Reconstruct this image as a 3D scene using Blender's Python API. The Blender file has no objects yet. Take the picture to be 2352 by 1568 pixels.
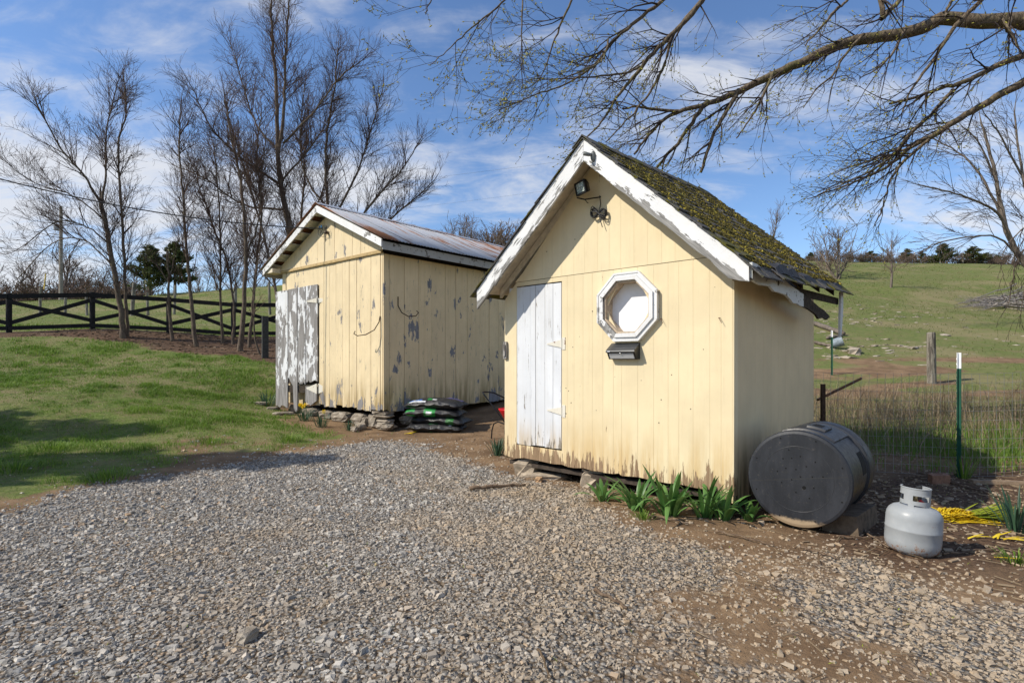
import bpy, math, random
import numpy as np
from mathutils import Vector, Matrix
R = math.radians
rnd = random.Random(7)
nr = np.random.default_rng(11)
sc = bpy.context.scene
col = sc.collection

# ---------------------------------------------------------------- camera
F, CX, V0, H = 1280.0, 1176.0, 828.0, 1.25      # focal length and horizon in a 2352 px wide frame, eye height
cd = bpy.data.cameras.new('camera')
cam = bpy.data.objects.new('camera', cd); col.objects.link(cam)
cam.location = (0, 0, H); cam.rotation_euler = (R(90), 0, 0)
cd.sensor_width = 36; cd.lens = 36 * F / 2352; cd.shift_y = (V0 - 784) / 2352
cd.clip_start = 0.05; cd.clip_end = 2000
sc.camera = cam

# ---------------------------------------------------------------- sun, sky, exposure
SUN_AZ = math.atan2(-0.96, -0.28)               # from +Y, clockwise: where the sun stands
SUN_EL = R(41)
sl = bpy.data.lights.new('sun', 'SUN'); sun = bpy.data.objects.new('sun', sl); col.objects.link(sun)
sl.energy = 5.0; sl.angle = R(0.53); sl.color = (1.0, 0.93, 0.81)
sd = Vector((math.sin(SUN_AZ) * math.cos(SUN_EL), math.cos(SUN_AZ) * math.cos(SUN_EL), math.sin(SUN_EL)))
sun.rotation_euler = sd.to_track_quat('Z', 'Y').to_euler(); sun.location = sd * 60

w = bpy.data.worlds.new('World'); sc.world = w; w.use_nodes = True
wt = w.node_tree; wt.nodes.clear()
def wn(t, **k):
    n = wt.nodes.new(t)
    for a, b in k.items(): setattr(n, a, b)
    return n
def wl(a, b): wt.links.new(a, b)
def wm(op, a, b=None, clamp=False):
    n = wn('ShaderNodeMath', operation=op, use_clamp=clamp)
    for i, v in enumerate((a, b)):
        if v is None: continue
        if isinstance(v, (int, float)): n.inputs[i].default_value = v
        else: wl(v, n.inputs[i])
    return n.outputs[0]
wout = wn('ShaderNodeOutputWorld'); wbg = wn('ShaderNodeBackground'); wl(wbg.outputs[0], wout.inputs[0])
sky = wn('ShaderNodeTexSky', sky_type='NISHITA', sun_disc=False)
sky.sun_elevation = SUN_EL; sky.sun_rotation = SUN_AZ; sky.altitude = 200
sky.air_density = 1.0; sky.dust_density = 0.25; sky.ozone_density = 3.0
wtc = wn('ShaderNodeTexCoord'); wsep = wn('ShaderNodeSeparateXYZ'); wl(wtc.outputs['Generated'], wsep.inputs[0])
wz = wm('ADD', wm('MAXIMUM', wsep.outputs[2], 0.0), 0.32)
wcmb = wn('ShaderNodeCombineXYZ')
wl(wm('DIVIDE', wsep.outputs[0], wz), wcmb.inputs[0]); wl(wm('DIVIDE', wsep.outputs[1], wz), wcmb.inputs[1])
wmap = wn('ShaderNodeMapping'); wl(wcmb.outputs[0], wmap.inputs[0])
wmap.inputs['Rotation'].default_value = (0, 0, R(-20)); wmap.inputs['Scale'].default_value = (1.0, 1.55, 1); wmap.inputs['Location'].default_value = (8.1, 22.1, 0)
n1 = wn('ShaderNodeTexNoise'); wl(wmap.outputs[0], n1.inputs['Vector']); n1.inputs['Scale'].default_value = 0.75
n1.inputs['Detail'].default_value = 9; n1.inputs['Roughness'].default_value = 0.58; n1.inputs['Distortion'].default_value = 0.35
wmap2 = wn('ShaderNodeMapping'); wl(wcmb.outputs[0], wmap2.inputs[0])
wmap2.inputs['Rotation'].default_value = (0, 0, R(-38)); wmap2.inputs['Scale'].default_value = (3.2, 7.0, 1)
n2 = wn('ShaderNodeTexNoise'); wl(wmap2.outputs[0], n2.inputs['Vector']); n2.inputs['Scale'].default_value = 1.2
n2.inputs['Detail'].default_value = 8; n2.inputs['Roughness'].default_value = 0.62; n2.inputs['Distortion'].default_value = 0.6
cm = wm('ADD', wm('MULTIPLY', n1.outputs['Fac'], 0.78), wm('MULTIPLY', n2.outputs['Fac'], 0.24))
wr = wn('ShaderNodeMapRange', interpolation_type='SMOOTHSTEP'); wl(cm, wr.inputs[0])
wr.inputs[1].default_value = 0.475; wr.inputs[2].default_value = 0.62; wr.inputs[3].default_value = 0; wr.inputs[4].default_value = 0.9
whsv = wn('ShaderNodeHueSaturation'); wtn = wn('ShaderNodeMix', data_type='RGBA', blend_type='MULTIPLY'); wtn.inputs[0].default_value = 1.0; wl(sky.outputs[0], wtn.inputs[6]); wtn.inputs[7].default_value = (0.92, 0.95, 1.03, 1); wl(wtn.outputs[2], whsv.inputs['Color'])
whsv.inputs['Saturation'].default_value = 1.05; whsv.inputs['Value'].default_value = 1.0
wmx = wn('ShaderNodeMix', data_type='RGBA'); wl(wr.outputs[0], wmx.inputs[0])
wl(whsv.outputs[0], wmx.inputs[6]); wmx.inputs[7].default_value = (4.9, 5.0, 5.25, 1)
wl(wmx.outputs[2], wbg.inputs[0]); wbg.inputs[1].default_value = 0.155

sc.view_settings.view_transform = 'Standard'; sc.view_settings.look = 'None'
sc.view_settings.exposure = 0.08; sc.view_settings.gamma = 1.0; sc.view_settings.use_curve_mapping = False
sc.render.engine = 'CYCLES'; sc.cycles.max_bounces = 6; sc.cycles.transparent_max_bounces = 8

# ---------------------------------------------------------------- helpers
def P(u, v, Y):                       # point seen at a pixel, at depth Y
    return Vector(((u - CX) / F * Y, Y, H + (V0 - v) / F * Y))
def G0(u, v, z=0.0):                  # ground point under a pixel on flat ground of height z
    Y = F * (H - z) / (v - V0); return np.array([(u - CX) / F * Y, Y])

class MB:                             # collects geometry for ONE mesh
    def __init__(s): s.v = []; s.f = []; s.n = 0; s.mi = []
    def add(s, v, f, mi=0):
        o = s.n; v = [tuple(p) for p in v]; s.v += v; s.n += len(v)
        s.f += [tuple(i + o for i in q) for q in f]; s.mi += [mi] * len(f); return o
    def box(s, x0, x1, y0, y1, z0, z1, M=None, j=0, mi=0):
        v = [(x, y, z) for z in (z0, z1) for y in (y0, y1) for x in (x0, x1)]
        if j: v = [tuple(c + rnd.uniform(-j, j) for c in p) for p in v]
        if M is not None: v = [M @ Vector(p) for p in v]
        return s.add(v, [(0, 2, 3, 1), (4, 5, 7, 6), (0, 1, 5, 4), (2, 6, 7, 3), (0, 4, 6, 2), (1, 3, 7, 5)], mi)
    def prism_y(s, poly, y0, y1, M=None, mi=0):     # polygon in (x,z), extruded in y
        n = len(poly); v = [(x, y0, z) for x, z in poly] + [(x, y1, z) for x, z in poly]
        if M is not None: v = [M @ Vector(p) for p in v]
        f = [tuple(range(n)), tuple(range(2 * n - 1, n - 1, -1))] + [(i, i + n, (i + 1) % n + n, (i + 1) % n) for i in range(n)]
        return s.add(v, f, mi)
    def prism_x(s, poly, x0, x1, mi=0):             # polygon in (y,z), extruded in x
        n = len(poly); v = [(x0, y, z) for y, z in poly] + [(x1, y, z) for y, z in poly]
        f = [tuple(range(n)), tuple(range(2 * n - 1, n - 1, -1))] + [(i, i + n, (i + 1) % n + n, (i + 1) % n) for i in range(n)]
        return s.add(v, f, mi)
    def tube(s, pts, rad, sides=6, cap=True, mi=0):
        pts = np.array([tuple(p) for p in pts], float); n = len(pts)
        rad = np.array(rad if hasattr(rad, '__len__') else [rad] * n, float)
        t = np.gradient(pts, axis=0); t /= np.linalg.norm(t, axis=1)[:, None] + 1e-9
        ref = np.array([0.31, 0.17, 0.93]); 
        if abs(t[0] @ ref) > .9: ref = np.array([.95, .2, .1])
        u = np.cross(t, ref); u /= np.linalg.norm(u, axis=1)[:, None] + 1e-9; q = np.cross(t, u)
        a = np.linspace(0, 2 * np.pi, sides, endpoint=False)
        ring = pts[:, None] + rad[:, None, None] * (np.cos(a)[None, :, None] * u[:, None] + np.sin(a)[None, :, None] * q[:, None])
        f = []
        for i in range(n - 1):
            for k in range(sides):
                k2 = (k + 1) % sides; f.append((i * sides + k, i * sides + k2, (i + 1) * sides + k2, (i + 1) * sides + k))
        if cap: f.append(tuple(range(sides - 1, -1, -1))); f.append(tuple((n - 1) * sides + k for k in range(sides)))
        return s.add(ring.reshape(-1, 3), f, mi)
    def lathe(s, prof, n=32, M=None, a0=0, a1=2 * math.pi, mi=0):   # prof: (r, z)
        full = abs(a1 - a0 - 2 * math.pi) < 1e-6; m = n if full else n + 1
        v = [(r * math.cos(a0 + (a1 - a0) * k / n), r * math.sin(a0 + (a1 - a0) * k / n), z) for r, z in prof for k in range(m)]
        if M is not None: v = [M @ Vector(p) for p in v]
        f = []
        for i in range(len(prof) - 1):
            for k in range(n):
                k2 = (k + 1) % m; f.append((i * m + k, i * m + k2, (i + 1) * m + k2, (i + 1) * m + k))
        return s.add(v, f, mi)
    def blob(s, c, r, seg=7, ring=5, j=.18, flat=0.7, rz=None):     # angular stone
        rz = rnd.uniform(0, 6.28) if rz is None else rz; v = []; c = Vector(c)
        rx, ry, rzz = r if hasattr(r, '__len__') else (r, r * rnd.uniform(.65, 1), r * flat)
        M = Matrix.Rotation(rz, 3, 'Z')
        v.append(c + Vector((0, 0, -rzz)))
        for i in range(1, ring):
            th = math.pi * i / ring
            for k in range(seg):
                a = 6.2832 * k / seg + i * .4; e = .55
                x = math.copysign(abs(math.cos(a)) ** e, math.cos(a)) * math.sin(th) ** e; y = math.copysign(abs(math.sin(a)) ** e, math.sin(a)) * math.sin(th) ** e
                z = -math.copysign(abs(math.cos(th)) ** e, math.cos(th)); q = 1 + rnd.uniform(-j, j)
                v.append(c + M @ Vector((x * rx * q, y * ry * q, z * rzz * (1 + rnd.uniform(-j, j) * .5))))
        v.append(c + Vector((0, 0, rzz)))
        f = [(0, 1 + (k + 1) % seg, 1 + k) for k in range(seg)]
        for i in range(ring - 2):
            for k in range(seg):
                k2 = (k + 1) % seg; f.append((1 + i * seg + k, 1 + i * seg + k2, 1 + (i + 1) * seg + k2, 1 + (i + 1) * seg + k))
        L = len(v) - 1; b = 1 + (ring - 2) * seg
        f += [(L, b + k, b + (k + 1) % seg) for k in range(seg)]
        return s.add(v, f)
    def mesh(s, name, mats, smooth=False):
        me = bpy.data.meshes.new(name); me.from_pydata(s.v, [], s.f)
        for m in (mats if isinstance(mats, (list, tuple)) else [mats]): me.materials.append(m)
        if any(s.mi): me.polygons.foreach_set('material_index', s.mi)
        me.polygons.foreach_set('use_smooth', [bool(smooth)] * len(s.f))
        me.update(); return me
    def build(s, name, mats, parent=None, smooth=False, auto=None):
        o = bpy.data.objects.new(name, s.mesh(name, mats, smooth)); col.objects.link(o)
        if parent is not None: o.parent = parent
        if auto: 
            try: o.data.set_sharp_from_angle(angle=R(auto))
            except Exception: pass
        return o
def obj(name, me, parent=None, loc=None, rot=None, scale=None):
    o = bpy.data.objects.new(name, me); col.objects.link(o)
    if parent is not None: o.parent = parent
    if loc is not None: o.location = loc
    if rot is not None: o.rotation_euler = rot
    if scale is not None: o.scale = scale
    return o
def raw(name, verts, faces, m, parent=None, attrs=None, k=3):   # big numpy meshes, faces all with k corners
    me = bpy.data.meshes.new(name); nv, nf = len(verts), len(faces)
    me.vertices.add(nv); me.vertices.foreach_set('co', np.ascontiguousarray(verts, np.float32).ravel())
    me.loops.add(nf * k); me.loops.foreach_set('vertex_index', np.ascontiguousarray(faces, np.int32).ravel())
    me.polygons.add(nf); me.polygons.foreach_set('loop_start', np.arange(0, nf * k, k, dtype=np.int32))
    me.materials.append(m)
    for an, av in (attrs or {}).items():
        at = me.attributes.new(an, 'FLOAT', 'POINT'); at.data.foreach_set('value', np.ascontiguousarray(av, np.float32))
    me.polygons.foreach_set('use_smooth', [False] * nf)
    me.update(calc_edges=True); me.validate()
    return obj(name, me, parent)
def tag(o, label=None, cat=None, group=None, kind=None):
    if label: o['label'] = label
    if cat: o['category'] = cat
    if group: o['group'] = group
    if kind: o['kind'] = kind
    return o
def empty(name, loc=(0, 0, 0), rz=0, label=None, cat=None, group=None):
    o = bpy.data.objects.new(name, None); col.objects.link(o); o.location = loc; o.rotation_euler = (0, 0, rz)
    o.empty_display_size = .1
    return tag(o, label, cat, group)
def copy_tree(o, parent=None):
    c = o.copy(); col.objects.link(c); c.parent = parent
    for ch in list(o.children): copy_tree(ch, c)
    return c

# ---------------------------------------------------------------- material helper
class Mat:
    def __init__(s, name, rough=.8, metal=0., spec=.3):
        s.m = bpy.data.materials.new(name); s.m.use_nodes = True; s.t = s.m.node_tree
        s.b = s.t.nodes['Principled BSDF']; s.b.inputs['Roughness'].default_value = rough
        s.b.inputs['Metallic'].default_value = metal; s.b.inputs['Specular IOR Level'].default_value = spec
    def n(s, t, **k):
        n = s.t.nodes.new(t)
        for a, b in k.items(): setattr(n, a, b)
        return n
    def put(s, v, sock):
        if isinstance(v, (int, float)): sock.default_value = v
        elif isinstance(v, (tuple, list)): sock.default_value = tuple(v) + ((1,) if len(v) == 3 and sock.type == 'RGBA' else ())
        else: s.t.links.new(v, sock)
    def obj(s): return s.n('ShaderNodeTexCoord').outputs['Object']
    def pos(s): return s.n('ShaderNodeNewGeometry').outputs['Position']
    def rand(s): return s.n('ShaderNodeObjectInfo').outputs['Random']
    def attr(s, a): return s.n('ShaderNodeAttribute', attribute_name=a).outputs['Fac']
    def map(s, v, sc=(1, 1, 1), loc=(0, 0, 0), rot=(0, 0, 0)):
        n = s.n('ShaderNodeMapping'); s.put(v, n.inputs[0]); s.put(loc, n.inputs[1]); s.put(rot, n.inputs[2]); s.put(sc, n.inputs[3]); return n.outputs[0]
    def vadd(s, a, b):
        n = s.n('ShaderNodeVectorMath', operation='ADD'); s.put(a, n.inputs[0]); s.put(b, n.inputs[1]); return n.outputs[0]
    def seed(s, v, amt=37.):          # move the pattern by the object's random number
        c = s.n('ShaderNodeCombineXYZ'); r = s.math('MULTIPLY', s.rand(), amt)
        s.put(r, c.inputs[0]); s.put(r, c.inputs[1]); s.put(r, c.inputs[2]); return s.vadd(v, c.outputs[0])
    def sep(s, v):
        n = s.n('ShaderNodeSeparateXYZ'); s.put(v, n.inputs[0]); return n.outputs
    def noise(s, v, scale=5., det=6., rough=.6, dist=0.):
        n = s.n('ShaderNodeTexNoise'); s.put(v, n.inputs['Vector']); s.put(scale, n.inputs['Scale']); s.put(det, n.inputs['Detail'])
        s.put(rough, n.inputs['Roughness']); s.put(dist, n.inputs['Distortion']); return n.outputs['Fac']
    def voro(s, v, scale=5., feat='F1', out='Distance', rnd_=1.):
        n = s.n('ShaderNodeTexVoronoi', feature=feat); s.put(v, n.inputs['Vector']); s.put(scale, n.inputs['Scale']); s.put(rnd_, n.inputs['Randomness']); return n.outputs[out]
    def math(s, op, a, b=None, c=None, clamp=False):
        n = s.n('ShaderNodeMath', operation=op, use_clamp=clamp)
        for i, v in enumerate((a, b, c)):
            if v is not None: s.put(v, n.inputs[i])
        return n.outputs[0]
    def rng(s, v, a, b, c=0., d=1., smooth=True):
        n = s.n('ShaderNodeMapRange', interpolation_type='SMOOTHSTEP' if smooth else 'LINEAR')
        for i, q in enumerate((v, a, b, c, d)): s.put(q, n.inputs[i])
        return n.outputs[0]
    def mix(s, f, a, b, mode='MIX'):
        n = s.n('ShaderNodeMix', data_type='RGBA', blend_type=mode); s.put(f, n.inputs[0]); s.put(a, n.inputs[6]); s.put(b, n.inputs[7]); return n.outputs[2]
    def ramp(s, f, stops):
        n = s.n('ShaderNodeValToRGB'); s.put(f, n.inputs[0]); e = n.color_ramp.elements
        while len(e) < len(stops): e.new(.5)
        for q, (p, c) in zip(e, stops): q.position = p; q.color = tuple(c) + (1,)
        return n.outputs[0]
    def bump(s, h, strength=.3, dist=.01, nrm=None):
        n = s.n('ShaderNodeBump'); s.put(h, n.inputs['Height']); n.inputs['Strength'].default_value = strength; n.inputs['Distance'].default_value = dist
        if nrm is not None: s.put(nrm, n.inputs['Normal'])
        return n.outputs[0]
    def done(s, color=None, rough=None, normal=None, metal=None, trans=None):
        if color is not None: s.put(color, s.b.inputs['Base Color'])
        if rough is not None: s.put(rough, s.b.inputs['Roughness'])
        if normal is not None: s.put(normal, s.b.inputs['Normal'])
        if metal is not None: s.put(metal, s.b.inputs['Metallic'])
        return s.m

def flat(name, c, rough=.7, metal=0., var=.12, sc_=14., spec=.3, bump=.0):
    m = Mat(name, rough, metal, spec); v = m.seed(m.obj()); n = m.noise(v, sc_, 6, .65)
    cc = m.mix(m.rng(n, .3, .7), tuple(x * (1 - var) for x in c), tuple(min(1, x * (1 + var)) for x in c))
    return m.done(cc, normal=m.bump(n, bump, .004) if bump else None)

def paint(name, c, wood=(.30, .25, .19), wood2=(.16, .13, .10), peel=.5, low=None, lowamt=.35, grain=(60, 60, 2.2), pstretch=(7, 7, 1.6), pscale=1., bumpk=.35, dirt=(.45, .33, .17), dirtz=None, crack=.0, axis=2, rough=.62, streak=.30, rotY=0., edge=None):
    """weathered paint: peeling patches with ragged edges that show wood; 'low' = height range where the peel gets stronger"""
    m = Mat(name, rough); o = m.obj(); v = m.seed(o)
    if rotY: v = m.map(v, rot=(0, rotY, 0))
    n = m.noise(m.map(v, pstretch), pscale, 9, .68, .25)
    big = m.noise(m.map(v, (1.2, 1.2, .8)), 1.6, 3, .5)
    k = m.math('ADD', m.math('MULTIPLY', n, .72), m.math('MULTIPLY', big, .28))
    if low: k = m.math('ADD', k, m.math('MULTIPLY', m.rng(m.sep(o)[axis], low[0], low[1], lowamt, 0.), m.rng(m.noise(m.map(v, (2.2, 2.2, .3)), 1., 3, .5), .38, .62, .62, 1.12)))
    if edge:                          # bare lower edge of a sloping board: edge = (side, apex x, apex z, slope, width, amount)
        sd_, ax0, az0, sl0, wd0, am = edge; q_ = m.sep(o)
        dd = m.math('SUBTRACT', q_[2], m.math('SUBTRACT', az0, m.math('MULTIPLY', m.math('SUBTRACT', q_[0], ax0), sl0 * sd_)))
        k = m.math('ADD', k, m.math('MULTIPLY', m.rng(dd, -wd0, -wd0 * .45, am, 0.), m.rng(m.math('MULTIPLY', m.math('SUBTRACT', q_[0], ax0), sd_), .0, 1.3, .35, 1.)))
    mask = m.rng(k, peel, peel + .018)
    g = m.noise(m.map(v, grain), 1., 5, .6)
    wc = m.mix(m.rng(g, .3, .7), wood2, wood)
    pv = m.noise(v, 2.2, 5, .6)
    pc = m.mix(m.rng(pv, .3, .75), tuple(x * .87 for x in c), c)
    pc = m.mix(m.math('MULTIPLY', m.rng(g, .55, .8), .22), pc, tuple(x * .62 for x in c))
    sk = m.noise(m.map(v, (16, 16, .5) if axis == 2 else (3, 3, 3)), 1., 6, .6); pc = m.mix(m.math('MULTIPLY', m.rng(sk, .45, .75), streak), pc, tuple(a * b for a, b in zip(c, (.72, .66, .55))))
    pc = m.mix(m.math('MULTIPLY', m.rand(), .14), pc, tuple(x * .72 for x in c))
    if crack:
        ck = m.noise(m.map(v, (38, 38, 3.2)), 1., 7, .75, .2); pc = m.mix(m.math('MULTIPLY', m.rng(ck, .60, .66), crack), pc, wood2)
    if dirtz:
        dk = m.math('MULTIPLY', m.rng(m.sep(o)[2], dirtz[0], dirtz[1], 1., 0.), m.rng(m.noise(m.map(v, (9, 9, .9)), 1., 7, .6), .36, .66))
        pc = m.mix(dk, pc, dirt)
    cc = m.mix(mask, pc, wc)
    h = m.math('ADD', m.math('MULTIPLY', g, .35), m.math('MULTIPLY', mask, -.8))
    return m.done(cc, m.rng(mask, 0, 1, rough, .9, False), m.bump(h, bumpk, .006))

M_cream = paint('cream_paint_siding', (.775, .65, .415), wood=(.33, .225, .135), wood2=(.19, .125, .07), peel=.66, low=(.17, .55), lowamt=.235, streak=.13, grain=(48, 48, 2.2), pstretch=(22, 22, 2.2), dirtz=(.2, .8), dirt=(.55, .38, .17), crack=.10, bumpk=.45)
M_cream_side = paint('cream_paint_side_panel', (.77, .62, .38), wood=(.20, .15, .08), wood2=(.05, .045, .02), peel=.665, low=(.1, .75), lowamt=.2, grain=(40, 60, 1.2), pstretch=(16, 16, 1.), dirtz=(.1, .75), dirt=(.10, .085, .03), bumpk=.3, streak=.04)
M_boardA = paint('cream_paint_boards', (.77, .63, .40), wood=(.29, .275, .27), wood2=(.13, .12, .115), peel=.588, low=(.36, .8), lowamt=.09, pstretch=(6, 6, 2.4), dirtz=(.38, 1.1), dirt=(.30, .21, .085), crack=.9)
M_boardS = paint('cream_paint_shaded_side_boards', (.76, .605, .365), wood=(.27, .27, .29), wood2=(.14, .14, .15), peel=.575, low=(.36, .9), lowamt=.085, pstretch=(5, 5, 2.4), dirtz=(.38, 1.2), dirt=(.22, .16, .06), crack=.9)  # side wall's shaded, warmer tone put into the cream; grey peel and dirt besides
M_white = paint('white_paint_barge', (.76, .76, .755), wood=(.36, .35, .33), wood2=(.17, .165, .155), peel=.60, pstretch=(13, 13, 13), grain=(8, 70, 70), pscale=.8, crack=.2, bumpk=.6)
M_whitepeel = paint('white_paint_flaking', (.76, .76, .755), wood=(.36, .355, .34), wood2=(.14, .135, .13), peel=.525, pstretch=(9, 9, 9), pscale=1.3, crack=.9, bumpk=.7)
M_doorB = paint('white_paint_door', (.70, .715, .735), wood=(.30, .27, .22), wood2=(.16, .13, .10), peel=.605, low=(.33, .6), lowamt=.09, pstretch=(14, 14, 2.2), crack=.75, dirtz=(.33, .7), dirt=(.5, .4, .27))
M_doorA = paint('white_paint_failing', (.76, .77, .78), wood=(.35, .335, .325), wood2=(.15, .14, .13), peel=.475, low=(.3, 1.1), lowamt=.16, pstretch=(6, 6, 2.2), crack=.6, bumpk=.6)
M_darkwood = flat('dark_old_wood', (.055, .042, .032), .9, var=.4, sc_=20)
M_rot = flat('rotten_wood', (.045, .034, .024), .95, var=.6, sc_=25, bump=.8)
M_rotw = paint('rotting_white_fascia', (.62, .63, .60), wood=(.07, .055, .035), wood2=(.03, .024, .016), peel=.535, pstretch=(9, 9, 9), pscale=1.1)
M_soffit = flat('cream_soffit', (.66, .58, .44), .8, var=.15)
M_lath = flat('cream_lath', (.84, .79, .68), .85, var=.25)
M_black = flat('black_fence_paint', (.012, .011, .011), .75, var=.4, sc_=9)
M_greywood = paint('grey_post_wood', (.26, .235, .19), wood=(.13, .115, .09), wood2=(.07, .06, .05), peel=.52, pstretch=(20, 20, 2))
M_iron = flat('rusty_iron', (.06, .035, .022), .8, .4, var=.5, sc_=30)
M_blk = flat('black_metal', (.012, .012, .013), .35, 0., var=.2)
M_rust = flat('rust_brown', (.12, .055, .028), .9, var=.5, sc_=40)
M_wire = flat('grey_wire', (.20, .20, .20), .5, .5, var=.2)
M_cable = flat('black_cable', (.02, .02, .022), .6)

# bark
def bark(name, a, b, sx=30., lich=None, dist=.01):
    m = Mat(name, .9); v = m.obj(); n = m.noise(m.map(v, (1, 1, .35)), sx, 6, .65); n2 = m.noise(v, 3., 4, .6)
    c = m.mix(m.rng(n, .32, .68), a, b)
    if lich: c = m.mix(m.math('MULTIPLY', m.rng(n2, .5, .72), .6), c, lich)
    return m.done(c, normal=m.bump(n, .7, dist))
M_bark = bark('grey_brown_bark', (.07, .05, .036), (.17, .13, .095), 22., (.13, .115, .07))
M_twig = bark('dark_red_twigs', (.055, .034, .027), (.115, .075, .058), 10.)
M_barkM = bark('maple_bark', (.05, .036, .024), (.19, .145, .095), 34., (.12, .12, .03), .02)
M_twigM = bark('maple_twigs', (.022, .015, .012), (.06, .043, .034), 12.)
M_barkF = bark('pale_far_bark', (.10, .078, .06), (.20, .165, .135), 12., None)
M_twigF = bark('brown_far_twigs', (.10, .068, .05), (.20, .145, .11), 6.)
def leafmat(name, a, b, attr='tint', rough=.55, tr=.25):
    m = Mat(name, rough, 0, .25); c = m.mix(m.attr(attr), a, b)
    m.put(c, m.b.inputs['Base Color'])
    t = m.n('ShaderNodeBsdfTranslucent'); m.put(c, t.inputs[0]); x = m.n('ShaderNodeMixShader'); x.inputs[0].default_value = tr
    m.t.links.new(m.b.outputs[0], x.inputs[1]); m.t.links.new(t.outputs[0], x.inputs[2])
    m.t.links.new(x.outputs[0], m.t.nodes['Material Output'].inputs[0]); return m.m
M_bud = leafmat('yellow_green_buds', (.30, .28, .04), (.54, .50, .10), tr=.35)
M_grass = leafmat('lawn_grass', (.060, .140, .014), (.23, .335, .052), tr=.35)
M_past = leafmat('pasture_grass', (.10, .145, .030), (.25, .265, .085), tr=.5)
M_grassdry = leafmat('dry_weeds', (.16, .11, .065), (.42, .33, .21))
M_cedar = leafmat('cedar_needles', (.030, .052, .016), (.115, .125, .038), tr=.2)
M_daff = leafmat('daffodil_leaf', (.05, .13, .03), (.14, .27, .07), rough=.38)
M_daffb = leafmat('blue_green_daffodil_leaf', (.025, .06, .035), (.07, .14, .075), rough=.42)
M_yel = leafmat('yellowed_leaf', (.70, .47, .01), (.88, .68, .04), rough=.5, tr=.15)
M_ygr = leafmat('yellow_green_leaf', (.12, .19, .015), (.33, .36, .03), rough=.5)
M_petal = leafmat('yellow_petal', (.75, .50, .01), (.85, .66, .03), rough=.5)
# ================================================================ GROUND
FENCE = np.array([(-26., 15.0), (-19.1, 17.6), (-16.7, 18.5), (-14.76, 19.6), (-12.5, 20.3), (-10.4, 20.8), (-8.1, 21.4), (-5.7, 22.0), (-2., 23.)])
ctl = [(0, 0, 0), (-2, 2, 0), (2, 2, 0), (-4, 4, .0), (0, 4.5, 0), (1.77, 4.48, 0), (3, 4, 0), (4.76, 5.9, 0), (-3, 6, .0), (0, 7, 0), (-1.2, 9.3, .02),
       (-2.2, 9.6, .03), (-.2, 12, .36), (3.5, 6.3, .02), (1.5, 9.5, .2), (-3.6, 10.8, .12), (-5.1, 12, .24), (7, 5, .05), (6, 3, 0), (6, 8.5, .25),
       (0, 16, 1.0), (5, 18, 1.9), (0, 30, 4.5), (0, 42, 7.8), (0, 52, 10.2), (-8, 45, 7.6), (0, -20, -.2), (-30, -12, .4), (30, -12, .2), (30, 8, 2.0), (22, 3, .8), (-12, 2, .4), (-14, 6, .8), (-25, 10, 2.0), (-35, 20, 2.9)]
for u, v, Y in [(200, 900, 10.5), (100, 1000, 8), (100, 1085, 6), (400, 950, 9.5), (450, 870, 13), (150, 840, 14.5), (500, 812, 17), (620, 850, 14.5), (20, 765, 18.4), (222, 757, 19.6), (390, 765, 20.3), (537, 775, 20.8),
                (300, 747, 24), (100, 728, 30), (500, 712, 35), (600, 660, 50), (100, 694, 48), (300, 684, 48), (420, 672, 49), (800, 640, 50), (-300, 700, 45),
                (2140, 880, 12), (1910, 860, 13.5), (2100, 765, 20), (2100, 690, 32), (2050, 657, 35), (1920, 640, 40), (2200, 606, 52), (1850, 598, 52), (2340, 610, 52), (1500, 590, 52), (1600, 700, 30), (2340, 800, 17), (2340, 700, 32), (1850, 690, 30), (1100, 600, 52), (2700, 640, 50)]:
    p = P(u, v, Y); ctl.append((p.x, p.y, p.z))
ctl += [(-60, 85, 5), (0, 85, 9), (50, 85, 9.5), (100, 50, 9), (-90, 40, 4), (-120, 160, 3), (0, 180, 3), (140, 160, 3), (-240, 0, 2), (240, 0, 4), (-240, 240, 2), (240, 240, 3), (0, 245, 2), (-240, -120, 0), (240, -120, 1), (0, -120, -1)]
ctl = np.array(ctl, float)
def tps_k(r2): return np.where(r2 > 0, .5 * r2 * np.log(np.maximum(r2, 1e-12)), 0.)
_c = ctl[:, :2] / 20.
_K = tps_k(((_c[:, None] - _c[None]) ** 2).sum(-1)) + np.eye(len(ctl)) * .0006
_A = np.zeros((len(ctl) + 3,) * 2); _A[:len(ctl), :len(ctl)] = _K
_A[:len(ctl), -3:] = np.c_[np.ones(len(ctl)), _c]; _A[-3:, :len(ctl)] = _A[:len(ctl), -3:].T
_wt = np.linalg.solve(_A, np.r_[ctl[:, 2], 0, 0, 0])
def gz(x, y):
    x = np.atleast_1d(np.asarray(x, float)); y = np.atleast_1d(np.asarray(y, float)); sh = x.shape
    q = np.c_[x.ravel(), y.ravel()] / 20.; out = np.empty(len(q))
    for i in range(0, len(q), 20000):
        s = q[i:i + 20000]; out[i:i + 20000] = tps_k(((s[:, None] - _c[None]) ** 2).sum(-1)) @ _wt[:-3] + _wt[-3] + s @ _wt[-2:]
    return out.reshape(sh)
def gz1(x, y): return float(gz(x, y)[0])
def vnoise(x, y, s, seed=0):       # smooth value noise 0..1
    x = np.asarray(x) / s + seed * 13.7; y = np.asarray(y) / s - seed * 7.3
    xi, yi = np.floor(x), np.floor(y); fx, fy = x - xi, y - yi; fx = fx * fx * (3 - 2 * fx); fy = fy * fy * (3 - 2 * fy)
    h = lambda a, b: (np.sin(a * 127.1 + b * 311.7 + seed * 17.) * 43758.5453) % 1.
    return (h(xi, yi) * (1 - fx) + h(xi + 1, yi) * fx) * (1 - fy) + (h(xi, yi + 1) * (1 - fx) + h(xi + 1, yi + 1) * fx) * fy
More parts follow.
